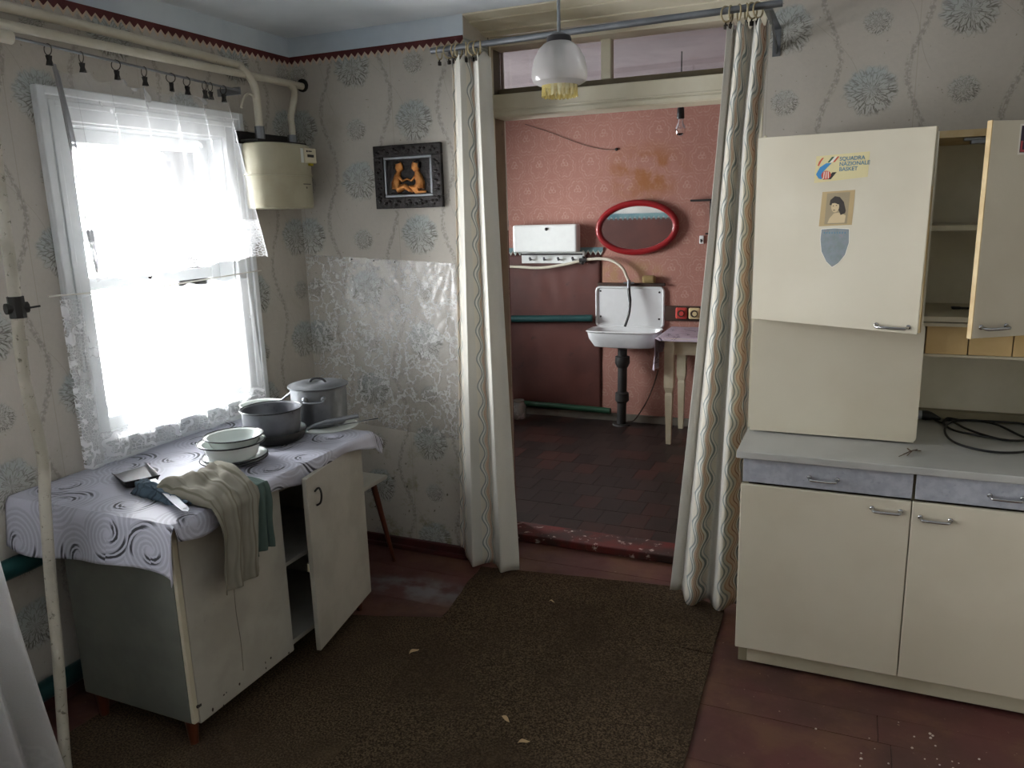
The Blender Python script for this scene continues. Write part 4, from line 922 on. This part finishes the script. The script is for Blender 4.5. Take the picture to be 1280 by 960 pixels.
hu = thing('hutch', (.22, 3.16, .8265), 'tall cream hutch with open cupboard doors standing on the grey worktop', 'cupboard')
hx0, hx1, hm, hf, hb, h0, h1 = -.326, .775, .228, 2.957, 3.38, .8265, 1.872
obj('side_panel', MB().box(hx0, hx0 + .018, hf, hb, h0, h1, .001), M['cab_cream'], hu)
obj('side_panel', MB().box(hx1 - .018, hx1, hf, hb, h0, h1, .001), M['cab_cream'], hu)
obj('partition', MB().box(hm - .018, hm, hf, hb, h0, h1), M['inner_light'], hu)
obj('top_panel', MB().box(hx0 + .018, hx1 - .018, hf + .002, hb, h1 - .022, h1), M['edge_wood'], hu)
obj('floor_panel', MB().box(hm, hx1 - .018, hf + .002, hb, 1.255, 1.272), M['cab_cream2'], hu)
obj('rail', MB().box(hm, hx1 - .018, hf + .012, hf + .03, 1.238, 1.250), M['cab_cream2'], hu)
obj('shelf', MB().box(hm, hx1 - .018, hf + .03, hb - .01, 1.555, 1.572), M['cab_cream2'], hu)
obj('shelf', MB().box(hx0 + .018, hm - .018, hf + .03, hb - .01, 1.255, 1.272), M['cab_cream2'], hu)
obj('back_panel', MB().box(hx0 + .018, hx1 - .018, hb - .005, hb, h0 + .03, h1), M['inner_light'], hu)
obj('bottom_rail', MB().box(hm, hx1 - .018, hb - .045, hb - .006, h0, h0 + .032), M['inner_dark'], hu)
for k in range(4):
    a = .244 + k * .1295
    obj('spice_drawer', MB().box(a, a + .126, hf + .045, hf + .25, 1.138, 1.236, .002), M['honey'], hu)
obj('drawer_shelf', MB().box(hm, hx1 - .018, hf + .046, hf + .25, 1.128, 1.137), M['cab_cream2'], hu)
def rounded_rect(a0, a1, b0, b1, r, n=5):
    out = []
    for cx, cz, s in ((a1 - r, b0 + r, -PI / 2), (a1 - r, b1 - r, 0), (a0 + r, b1 - r, PI / 2), (a0 + r, b0 + r, PI)):
        out += [(cx + r * math.cos(s + PI / 2 * k / n), cz + r * math.sin(s + PI / 2 * k / n)) for k in range(n + 1)]
    return out
obj('lower_door', MB().prism(rounded_rect(hx0, hm + .006, h0 + .006, 1.25, .018), lambda a, b, d: (a, d, b), hf - .017, hf - .0005), M['cab_cream'], hu)
def hinged(hx, ang_):
    mat_ = Matrix.Translation((hx, hf - .001, 0)) @ Matrix.Rotation(ang_, 4, 'Z'); return lambda mb: mb.xf(mat_)
hl = hinged(hx0, math.radians(-19.5))
ud = MB().box(0, .565, -.018, 0, 1.252, 1.884, .002); ud.v = [(x_ + (.010 * (z_ - 1.56) if x_ > .3 else 0), y_, z_ - .012 * x_ / .565) for x_, y_, z_ in ud.v]
udl = obj('upper_door', hl(ud), M['cab_cream'], hu)
pull(udl, .485, 1.262, .098, -.018, hl)
obj('edge_strip', hl(MB().box(.562, .5665, -.016, -.001, 1.245, 1.868)), M['edge_wood'], udl)
hr = hinged(hx1, math.radians(34))
udr = obj('upper_door', hr(MB().box(-.545, 0, -.018, 0, 1.25, 1.868, .002)), M['cab_cream'], hu)
obj('edge_strip', hr(MB().box(-.5475, -.544, -.0175, -.0005, 1.249, 1.869)), M['edge_wood'], udr)
pull(udr, -.475, 1.283, .085, -.018, hr)
obj('catch', MB().box(.30, .385, hf + .02, hf + .045, 1.838, 1.849, .002).box(.32, .365, hf + .015, hf + .05, 1.828, 1.84, .002), M['steel'], hu)
obj('hinge_screw', MB().ball((hx0 + .016, hf - .006, 1.886), .006, .004, .006, 8, 5), M['plate'], hu)
# stickers on the upper door (in the door's plane: a across, b up)
def on_door(fn, parent, nm, poly, mat, lift): return obj(nm, fn(MB().prism(poly, lambda a, b, d: (a, -.018 - d, b), lift - .0004, lift)), mat, parent)
M['stk_yellow'] = plain('aged_sticker', 'd3c795', .5); M['stk_blue'] = plain('blue_print', '2f7fb5', .5); M['stk_navy'] = plain('slate_blue_print', '5d7f92', .5); M['stk_red'] = plain('red_print', 'c4523a', .5)
M['stk_green'] = plain('green_print', '2f5a44', .5); M['stk_white'] = plain('white_print', 'e6e2d6', .5); M['photo_tan'] = plain('sepia_border', 'b59d70', .5); M['photo_bg'] = plain('sepia_ground', '9a8b6d', .5); M['photo_dark'] = plain('sepia_dark', '2e261e', .5); M['photo_skin'] = plain('sepia_light', 'c9b48c', .5)
M['shield'] = paint('shield_print', '7f888d', '757f7e', '8d828a', .5, vs=40, dth=.55, ds=60, bst=0); M['purple'] = plain('purple_print', '2f1a33', .4); M['pinkred'] = plain('pink_print', 'b5484f', .4)
def base_pt(a, b): return tuple((Matrix.Translation((hx0, hf - .001, 0)) @ Matrix.Rotation(math.radians(-19.5), 4, 'Z')) @ Vector((a, -.019, b)))
def text_mb(body, size, a, b, lift, shear=0.):
    cu = bpy.data.curves.new('lettering', 'FONT'); cu.body = body; cu.size = size; cu.space_line = .95; cu.extrude = .0002; cu.resolution_u = 3; cu.offset = size * .018
    o = bpy.data.objects.new('lettering', cu); COL.objects.link(o); dg = bpy.context.evaluated_depsgraph_get(); me = bpy.data.meshes.new_from_object(o.evaluated_get(dg))
    mb = MB().add([(a + v.co.x, -.018 - lift - v.co.z, b + v.co.y) for v in me.vertices], [tuple(p.vertices) for p in me.polygons])
    bpy.data.objects.remove(o); bpy.data.curves.remove(cu); bpy.data.meshes.remove(me); return mb
sA = 0.205; zA = 1.728
s1 = thing('basketball_sticker', base_pt(sA + .085, zA), 'yellowed sticker reading SQUADRA NAZIONALE BASKET on the upper door', 'sticker')
on_door(hl, s1, 'backing', [(sA, zA - .006), (sA + .172, zA + .006), (sA + .174, zA + .084), (sA + .003, zA + .08)], M['stk_yellow'], .0006)
lg = lambda pts: [(sA + .003 + a, zA + b) for a, b in pts]
on_door(hl, s1, 'blue_stroke', lg([(.002, .022), (.012, .008), (.022, .005), (.026, .03), (.052, .056), (.034, .056), (.014, .044)]), M['stk_blue'], .0011)
on_door(hl, s1, 'black_stroke', lg([(.024, .004), (.052, .004), (.070, .026), (.056, .026), (.046, .014)]), M['ink'], .0009)
on_door(hl, s1, 'red_stripe', lg([(.056, .058), (.062, .058), (.076, .075), (.070, .075)]), M['stk_red'], .0011)
on_door(hl, s1, 'green_stripe', lg([(.038, .058), (.045, .058), (.060, .075), (.052, .075)]), M['stk_green'], .0011)
on_door(hl, s1, 'white_stripe', lg([(.046, .058), (.055, .058), (.069, .075), (.061, .075)]), M['stk_white'], .0010)
on_door(hl, s1, 'orange_loop', lg([(.006, .050), (.010, .048), (.017, .062), (.026, .074), (.020, .074), (.010, .062)]), M['stk_red'], .0011)
on_door(hl, s1, 'ball', lg([(.036 + .016 * math.cos(k * PI / 10), .018 + .014 * math.sin(k * PI / 10)) for k in range(20)]), M['stk_red'], .0013)
for q in (-.008, 0, .008): on_door(hl, s1, 'ball_seam', lg([(.036 + q - .0012, .007), (.036 + q + .0012, .007), (.036 + q * .8 + .0012, .029), (.036 + q * .8 - .0012, .029)]), M['stk_white'], .0016)
obj('lettering', hl(text_mb('SQUADRA\nNAZIONALE\nBASKET', .0172, sA + .080, zA + .061, .0010)), M['stk_navy'], s1)
s2 = thing('portrait_photo', base_pt(sA + .08, 1.585), 'small sepia portrait photograph stuck between two stickers on the door', 'photograph')
pa, pb = sA + .028, 1.580
on_door(hl, s2, 'card', [(pa - .004, pb), (pa + .104, pb + .004), (pa + .108, pb + .115), (pa + .002, pb + .112)], M['photo_tan'], .0006)
on_door(hl, s2, 'ground', [(pa + .014, pb + .006), (pa + .088, pb + .008), (pa + .092, pb + .109), (pa + .018, pb + .107)], M['photo_bg'], .0009)
el = lambda cx, cz, rx, rz, n=18, w=0.: [(cx + rx * math.cos(2 * PI * k / n), cz + rz * math.sin(2 * PI * k / n) + w * math.cos(2 * PI * k / n)) for k in range(n)]
on_door(hl, s2, 'shoulders', [(pa + .024, pb + .010), (pa + .080, pb + .011), (pa + .083, pb + .034), (pa + .060, pb + .044), (pa + .044, pb + .042), (pa + .030, pb + .026)], M['photo_skin'], .0011)
on_door(hl, s2, 'hair', [(pa + .028, pb + .070), (pa + .030, pb + .085), (pa + .044, pb + .097), (pa + .060, pb + .094), (pa + .074, pb + .078), (pa + .082, pb + .050), (pa + .080, pb + .042), (pa + .066, pb + .036), (pa + .060, pb + .050), (pa + .046, pb + .064)], M['photo_dark'], .0013)
on_door(hl, s2, 'face', el(pa + .047, pb + .063, .013, .018), M['photo_skin'], .0015)
on_door(hl, s2, 'fringe', [(pa + .032, pb + .074), (pa + .044, pb + .084), (pa + .060, pb + .078), (pa + .058, pb + .070), (pa + .046, pb + .075)], M['photo_dark'], .0017)
on_door(hl, s2, 'features', el(pa + .041, pb + .066, .0025, .0014, 8) , M['photo_dark'], .0018); on_door(hl, s2, 'features', el(pa + .051, pb + .067, .0025, .0014, 8), M['photo_dark'], .0018); on_door(hl, s2, 'features', el(pa + .044, pb + .052, .004, .0014, 8), M['photo_dark'], .0018)
s3 = thing('shield_sticker', base_pt(sA + .08, 1.455), 'blue-grey shield-shaped sticker lowest on the upper door', 'sticker')
pa, pb = sA + .032, 1.452
shp = lambda k: [(pa + .002 - k, pb + .118 + k), (pa + .045, pb + .121 + k), (pa + .092 + k, pb + .118 + k), (pa + .094 + k, pb + .075), (pa + .084 + k, pb + .035), (pa + .064, pb + .008 - k), (pa + .044, pb - .006 - k), (pa + .024, pb + .012 - k), (pa + .006 - k, pb + .045), (pa - k, pb + .085)]
on_door(hl, s3, 'backing', shp(.002), M['stk_white'], .0006); on_door(hl, s3, 'print', shp(0), M['shield'], .0009)
for k in range(9): on_door(hl, s3, 'mark', [(pa + .010 + k * .0085, pb + .104), (pa + .0145 + k * .0085, pb + .104), (pa + .014 + k * .0085, pb + .110), (pa + .0105 + k * .0085, pb + .1095)], M['stk_navy'], .0012)
s4 = thing('purple_sticker', (.45, 2.74, 1.80), 'dark purple sticker with white border on the outermost cupboard door', 'sticker')
on_door(hr, s4, 'backing', [(-0.456, 1.774), (-0.341, 1.774), (-0.341, 1.858), (-0.456, 1.858)], M['stk_white'], .0006)
on_door(hr, s4, 'print', [(-0.451, 1.780), (-0.346, 1.780), (-0.346, 1.853), (-0.451, 1.853)], M['purple'], .0009)
on_door(hr, s4, 'red_band', [(-0.449, 1.782), (-0.348, 1.782), (-0.348, 1.788), (-0.449, 1.788)], M['pinkred'], .0012); on_door(hr, s4, 'red_bar', [(-0.449, 1.788), (-0.443, 1.788), (-0.443, 1.812), (-0.449, 1.812)], M['pinkred'], .0012); on_door(hr, s4, 'white_letter', [(-0.439, 1.808), (-0.411, 1.808), (-0.411, 1.812), (-0.439, 1.812)], M['stk_white'], .0012)
# black cord with plug, twigs
cd = thing('power_cord', (.5, 3.1, .8265), 'coiled black power cord with plug on the grey worktop', 'cable')
cp = [(0.315, 3.314, 0.832), (0.342, 3.249, 0.834), (0.365, 3.317, 0.836), (0.407, 3.318, 0.832), (0.466, 3.318, 0.834), (0.522, 3.270, 0.836), (0.571, 3.163, 0.832), (0.604, 3.069, 0.834), (0.599, 2.989, 0.836), (0.549, 2.935, 0.832), (0.469, 2.899, 0.834), (0.395, 2.922, 0.836), (0.351, 3.007, 0.832), (0.339, 3.121, 0.834), (0.363, 3.243, 0.836), (0.420, 3.318, 0.832), (0.494, 3.318, 0.834), (0.565, 3.318, 0.836), (0.619, 3.318, 0.832), (0.649, 3.220, 0.834), (0.621, 3.116, 0.836), (0.553, 3.073, 0.832), (0.482, 3.081, 0.834), (0.406, 3.109, 0.836), (0.362, 3.173, 0.832), (0.346, 3.262, 0.834), (0.372, 3.282, 0.836), (0.411, 3.200, 0.832), (0.466, 3.107, 0.834), (0.531, 3.055, 0.836), (0.623, 3.127, 0.832), (0.700, 3.259, 0.834)]
obj('cord', MB().tube(smooth_path(cp, 8), .0042, 8), M['black'], cd)
obj('plug', MB().tube([(.275, 3.30, .847), (.29, 3.30, .847), (.305, 3.302, .845), (.325, 3.303, .840), (.34, 3.295, .836)], [.018, .019, .016, .009, .005], 14), M['black'], cd)
obj('plug_face', MB().tube([(.262, 3.299, .847), (.276, 3.30, .847)], .017, 14), M['drawer_front'], cd)
M['straw'] = plain('dry_straw', '5d4a38', .9)
obj('twig_bundle', MB().tube([(.19, 2.80, .829), (.215, 2.835, .833), (.235, 2.87, .829)], .0016, 6).tube([(.20, 2.79, .829), (.22, 2.84, .834), (.245, 2.855, .83)], .0016, 6).tube([(.175, 2.77, .829), (.21, 2.83, .831)], .0013, 6).tube([(.215, 2.83, .832), (.205, 2.87, .83)], .002, 6), M['straw'], label='small bundle of dry twigs on the worktop before the hutch', cat='twigs', loc=(.21, 2.83, .827))
obj('black_comb', MB().box(.345, .43, 3.18, 3.20, 1.2725, 1.279, .002).box(.33, .36, 3.175, 3.205, 1.2725, 1.281, .003), M['black'], label='small black utensil lying inside the open cupboard', cat='utensil', loc=(.38, 3.19, 1.273))

# ------------------------------------------------------------------ WASH ROOM
FY = 5.9
wb = thing('wash_basin', (-1.575, FY, .6), 'white enamel wall basin with tall splashback in the pink room', 'basin')
def splash():
    return MB().prism(rounded_rect(-1.842, -1.312, .765, 1.07, .03), lambda a, b, d: (a, d, b), FY - .012, FY - .004)
obj('splashback', splash(), M['sink_white'], wb)
rr = rounded_rect(-1.842, -1.312, .765, 1.07, .03); obj('rolled_rim', MB().tube([(a, FY - .014, b) for a, b in rr] + [(rr[0][0], FY - .014, rr[0][1])], .010, 8, False), M['sink_white'], wb)
def basin(levels):
    vs = []; fs = []; n = 48
    for hx, y_b, y_f, z_, p in levels:
        for k in range(n):
            a = 2 * PI * k / n; c_, s_ = math.cos(a), math.sin(a)
            vs.append((-1.577 + math.copysign(abs(c_) ** (2 / p), c_) * hx, (y_b + y_f) / 2 + math.copysign(abs(s_) ** (2 / p), s_) * (y_b - y_f) / 2, z_))
    for i in range(len(levels) - 1):
        for k in range(n): fs.append((i * n + k, i * n + (k + 1) % n, (i + 1) * n + (k + 1) % n, (i + 1) * n + k))
    fs.append(tuple((len(levels) - 1) * n + k for k in range(n))); return MB().add(vs, fs, True)
obj('bowl', basin([(.275, 5.885, 5.605, .748, 5), (.285, 5.888, 5.595, .758, 5), (.278, 5.885, 5.603, .765, 5), (.262, 5.878, 5.622, .758, 5), (.25, 5.87, 5.64, .70, 4.5), (.21, 5.85, 5.68, .645, 4), (.05, 5.79, 5.74, .638, 2)]), M['sink_white'], wb)
obj('underside', basin([(.275, 5.885, 5.605, .748, 5), (.268, 5.88, 5.615, .70, 4.5), (.235, 5.86, 5.66, .635, 4), (.07, 5.80, 5.73, .615, 2.4)]), M['sink_white'], wb)
for a, b in ((-1.81, 1.04), (-1.345, 1.035), (-1.81, .84), (-1.345, .83)): obj('screw', MB().ball((a, FY - .013, b), .008, .004, .008, 8, 5), M['iron'], wb)
pipe('drain_pipe', [(-1.60, 5.77, .62), (-1.60, 5.77, .4), (-1.605, 5.775, .2), (-1.61, 5.78, 0)], .036, M['iron'], 'black cast iron drain pipe under the white basin',
     extra=[('collar', MB().lathe([(.036, .555), (.055, .55), (.058, .50), (.045, .47), (.036, .46)], (-1.60, 5.77, 0), 20), M['iron']), ('collar', MB().lathe([(.036, .27), (.052, .26), (.054, .20), (.036, .18)], (-1.603, 5.773, 0), 20), M['iron']), ('flange', MB().lathe([(.03, .012), (.065, .01), (.07, 0)], (-1.61, 5.78, 0), 20), M['iron'])])
obj('backing_board', MB().box(-1.83, -1.30, FY - .035, FY, 1.085, 1.105, .003), M['wood_dark'], label='dark wooden ledge above the basin splashback', cat='shelf', loc=(-1.57, FY, 1.085))
M['sponge'] = paint('old_sponge', '8d7a50', '6f5f3c', None, .95, bst=.8)
obj('sponge', MB().box(-1.47, -1.37, FY - .06, FY - .01, 1.106, 1.165, .018, 4), M['sponge'], label='worn yellowish sponge on the ledge above the basin', cat='sponge', loc=(-1.42, FY - .035, 1.106))
pipe('water_pipe', [(-3.5, FY - .03, 1.25), (-2.6, FY - .04, 1.232), (-2.3, FY - .05, 1.222), (-2.08, FY - .05, 1.25), (-1.93, FY - .045, 1.282), (-1.80, FY - .045, 1.292), (-1.70, FY - .05, 1.275), (-1.62, FY - .055, 1.22), (-1.585, FY - .06, 1.15), (-1.565, FY - .06, 1.115)], .0115, M['pipe'], 'white water pipe curving down to the basin tap', extra=[('valve', MB().tube([(-1.95, FY - .045, 1.25), (-1.935, FY - .045, 1.31)], .012, 8).tube([(-1.97, FY - .045, 1.278), (-1.91, FY - .045, 1.284)], .017, 8), M['iron'])])
tap = thing('tap', (-1.57, FY - .06, 1.10), 'small brass-coloured tap over the basin splashback', 'tap')
obj('body', MB().tube([(-1.57, FY - .06, 1.13), (-1.57, FY - .065, 1.07)], .014, 12).tube([(-1.61, FY - .06, 1.11), (-1.53, FY - .06, 1.11)], .007, 8), M['alu'], tap)
obj('rubber_hose', MB().tube(smooth_path([(-1.57, FY - .065, 1.085), (-1.565, FY - .07, 1.03), (-1.555, FY - .08, .96), (-1.56, FY - .10, .87), (-1.585, FY - .12, .78)], 5), [.012] * 10 + [.010] * 11, 10), M['black'], label='black rubber hose dangling from the tap into the basin', cat='hose', loc=(-1.57, FY - .07, .78))
bxo = thing('wall_box', (-2.24, FY, 1.255), 'white enamel wall box with a hook rail below it', 'wall box')
obj('box', MB().box(-2.513, -1.972, FY - .10, FY, 1.345, 1.56, .018, 3), M['enamel'], bxo)
obj('lock', MB().ball((-2.222, FY - .103, 1.525), .013, .010, .013, 10, 6), M['iron'], bxo)
rl = obj('rail', MB().box(-2.47, -1.935, FY - .025, FY, 1.255, 1.345, .006), M['enamel'], bxo)
obj('bar', MB().box(-2.46, -1.94, FY - .07, FY - .055, 1.322, 1.334, .003), M['iron'], rl)
for k in range(4):
    hxk = -2.385 + k * .12; obj('hook', MB().tube([(hxk, FY - .025, 1.285), (hxk, FY - .05, 1.283), (hxk, FY - .055, 1.295)], .007, 8).ball((hxk, FY - .056, 1.297), .011, .009, .011, 8, 6), M['steel'], rl)
mr = thing('mirror', (-1.525, FY, 1.315), 'oval mirror in a red plastic frame above the basin', 'mirror')
cxm, czm, ta = -1.523, 1.521, math.radians(2.5)
ovl = lambda rx, rz, n=64: [(cxm + rx * math.cos(2 * PI * k / n) * math.cos(ta) - rz * math.sin(2 * PI * k / n) * math.sin(ta), czm + rx * math.cos(2 * PI * k / n) * math.sin(ta) + rz * math.sin(2 * PI * k / n) * math.cos(ta)) for k in range(n)]
pts = ovl(.298, .182); obj('frame', MB().tube([(a, FY - .022, b) for a, b in pts + [pts[0]]], .024, 12, False), M['red_plastic'], mr)
obj('glass', MB().prism(ovl(.292, .176), lambda a, b, d: (a, d, b), FY - .018, FY - .008), M['mirror'], mr)
tb = thing('wash_table', (-.93, 5.6, 0), 'ivory painted table with tapered legs beside the basin', 'table')
obj('table_top', MB().box(-1.215, -.45, 5.33, 5.875, .752, .775, .003), M['table_white'], tb)
obj('apron', MB().box(-1.16, -.50, 5.375, 5.39, .655, .752).box(-1.16, -1.145, 5.39, 5.83, .655, .752), M['table_white'], tb)
for lx_, ly_ in ((-1.15, 5.385), (-1.15, 5.82), (-.52, 5.385), (-.52, 5.82)):
    lg_ = MB()
    vs = []
    for hw, z_ in ((.017, 0), (.026, .36), (.023, .38), (.033, .42), (.033, .752)): vs += [(lx_ - hw, ly_ - hw, z_), (lx_ + hw, ly_ - hw, z_), (lx_ + hw, ly_ + hw, z_), (lx_ - hw, ly_ + hw, z_)]
    lg_.add(vs, [(i * 4 + k, i * 4 + (k + 1) % 4, (i + 1) * 4 + (k + 1) % 4, (i + 1) * 4 + k) for i in range(4) for k in range(4)] + [(3, 2, 1, 0), (16, 17, 18, 19)])
    obj('leg', lg_, M['table_white'], tb)
def tcloth(u, v):
    a = -.22 + 1.0 * u; x_ = -1.222 + max(a, 0); z_ = .779 + .001 * math.sin(u * 30 + v * 9); y_ = 5.325 + .545 * v
    if a < 0: k = -a; x_ -= .02 + .03 * k / .22 * math.sin(v * 14) ** 2; z_ -= k * (1.1 if v < .35 else .75 - .25 * v)
    return (x_, y_ - (.015 if v == 0 else 0), z_ - (.02 if v == 0 and a > 0 else 0))
obj('table_cover', MB().grid(tcloth, 60, 30, lambda u, v: (u, v * .55)), M['oilcloth_lilac'], label='lilac oilcloth hanging over the edge of the wash-room table', cat='tablecloth', loc=(-.9, 5.6, .78), solid=.002, recalc=False)
sk = thing('socket_board', (-1.1, FY, .83), 'dark wooden board with coral and beige wall sockets above the table', 'sockets')
obj('board', MB().box(-1.30, -.85, FY - .018, FY, .822, .935, .003), M['wood_dark'], sk)
for k, mt in enumerate(('socket_red', 'socket_beige', 'socket_red')):
    a = -1.215 + k * .098; q = obj('socket', MB().box(a, a + .086, FY - .045, FY - .018, .84, .925, .012, 3), M[mt], sk)
    obj('socket_face', MB().tube([(a + .043, FY - .052, .8825), (a + .043, FY - .044, .8825)], .027, 18), M['wood_dark'], q); obj('socket_insert', MB().tube([(a + .048, FY - .056, .8825), (a + .048, FY - .044, .8825)], .017, 14), M[mt], q)
bkt = thing('shelf_bracket', (-1.0, FY, 1.46), 'dark metal wall bracket half hidden by the cabinet-side curtain', 'bracket')
obj('arm', MB().box(-1.11, -.90, FY - .10, FY, 1.700, 1.714, .003), M['iron'], bkt); obj('upright', MB().box(-.985, -.965, FY - .02, FY, 1.47, 1.70, .003).box(-1.01, -.94, FY - .02, FY, 1.462, 1.474, .002), M['iron'], bkt)
hk = thing('wall_hook', (-1.036, FY, 1.40), 'small white porcelain hook on the pink wall', 'hook')
obj('plate', MB().box(-1.055, -1.022, FY - .012, FY, 1.395, 1.455, .005), M['enamel'], hk); obj('peg', MB().tube([(-1.038, FY - .01, 1.42), (-1.038, FY - .03, 1.412), (-1.038, FY - .034, 1.43)], .006, 8), M['iron'], hk)
bu = thing('hanging_bulb', (-.943, 4.6, 2.07), 'bare clear bulb in a black holder hanging in the pink room', 'light bulb')
obj('cord', MB().tube([(-.943, 4.6, 2.5), (-.943, 4.6, 2.22)], .0035, 8), M['black'], bu)
obj('holder', MB().lathe([(.0005, 2.226), (.008, 2.225), (.012, 2.21), (.019, 2.20), (.021, 2.15), (.019, 2.145), (.0005, 2.145)], (-.943, 4.6, 0), 20), M['black'], bu)
obj('bulb', MB().lathe([(.013, 2.145), (.015, 2.125), (.027, 2.10), (.030, 2.085), (.026, 2.066), (.014, 2.055), (.0005, 2.053)], (-.943, 4.6, 0), 24), M['glass'], bu, recalc=False)
obj('filament', MB().tube([(-.953, 4.6, 2.14), (-.955, 4.6, 2.10), (-.943, 4.6, 2.095), (-.931, 4.6, 2.10), (-.933, 4.6, 2.14)], .0015, 6), M['steel'], bu)
pipe('heating_pipe', [(-3.55, FY - .05, .79), (-2.58, FY - .05, .805), (-1.87, FY - .05, .828)], .028, M['teal'], 'upper teal pipe on the pink room wall running behind the basin')
pipe('heating_pipe', [(-3.55, FY - .05, .10), (-2.4, FY - .05, .095), (-1.72, FY - .05, .085)], .024, M['green'], 'green pipe low on the pink room wall near the floor')
obj('wall_wire', MB().tube(smooth_path([(-2.42, FY - .006, 2.33), (-2.2, FY - .006, 2.25), (-1.95, FY - .006, 2.15), (-1.78, FY - .006, 2.105), (-1.69, FY - .008, 2.10)], 6), .0018, 6).ball((-1.685, FY - .006, 2.10), .012, .008, .012, 8, 6), M['iron'], label='thin dark wire sagging to a nail on the pink wall', cat='wire', loc=(-2.0, FY, 2.2))
obj('table_wire', MB().tube(smooth_path([(-1.27, 5.55, .50), (-1.33, 5.65, .35), (-1.42, 5.78, .18), (-1.52, 5.84, .03), (-1.58, 5.86, .008)], 6), .005, 6), M['wood_dark'], label='brown wire running from the table cover to the floor by the drain', cat='wire', loc=(-1.4, 5.7, 0))
m = clear('jar_glass', (.55, .52, .46), .05, .1, .25); M['jar'] = m
for k, (a, b) in enumerate(((-2.62, 5.70), (-2.46, 5.72))):
    j = thing('glass_jar', (a, b, 0), ('dusty jar on the floor nearest the picture-side curtain', 'dusty jar on the floor beside the low green pipe')[k], 'jar', 'jars on the wash-room floor')
    obj('body', MB().lathe([(.0005, .0), (.05, .0), (.055, .01), (.055, .11), (.042, .13), (.042, .145)], (a, b, 0), 24), M['jar'], j, solid=.003); obj('lid', MB().lathe([(.045, .14), (.045, .155), (.0005, .156)], (a, b, 0), 24), M['cab_inside'], j)
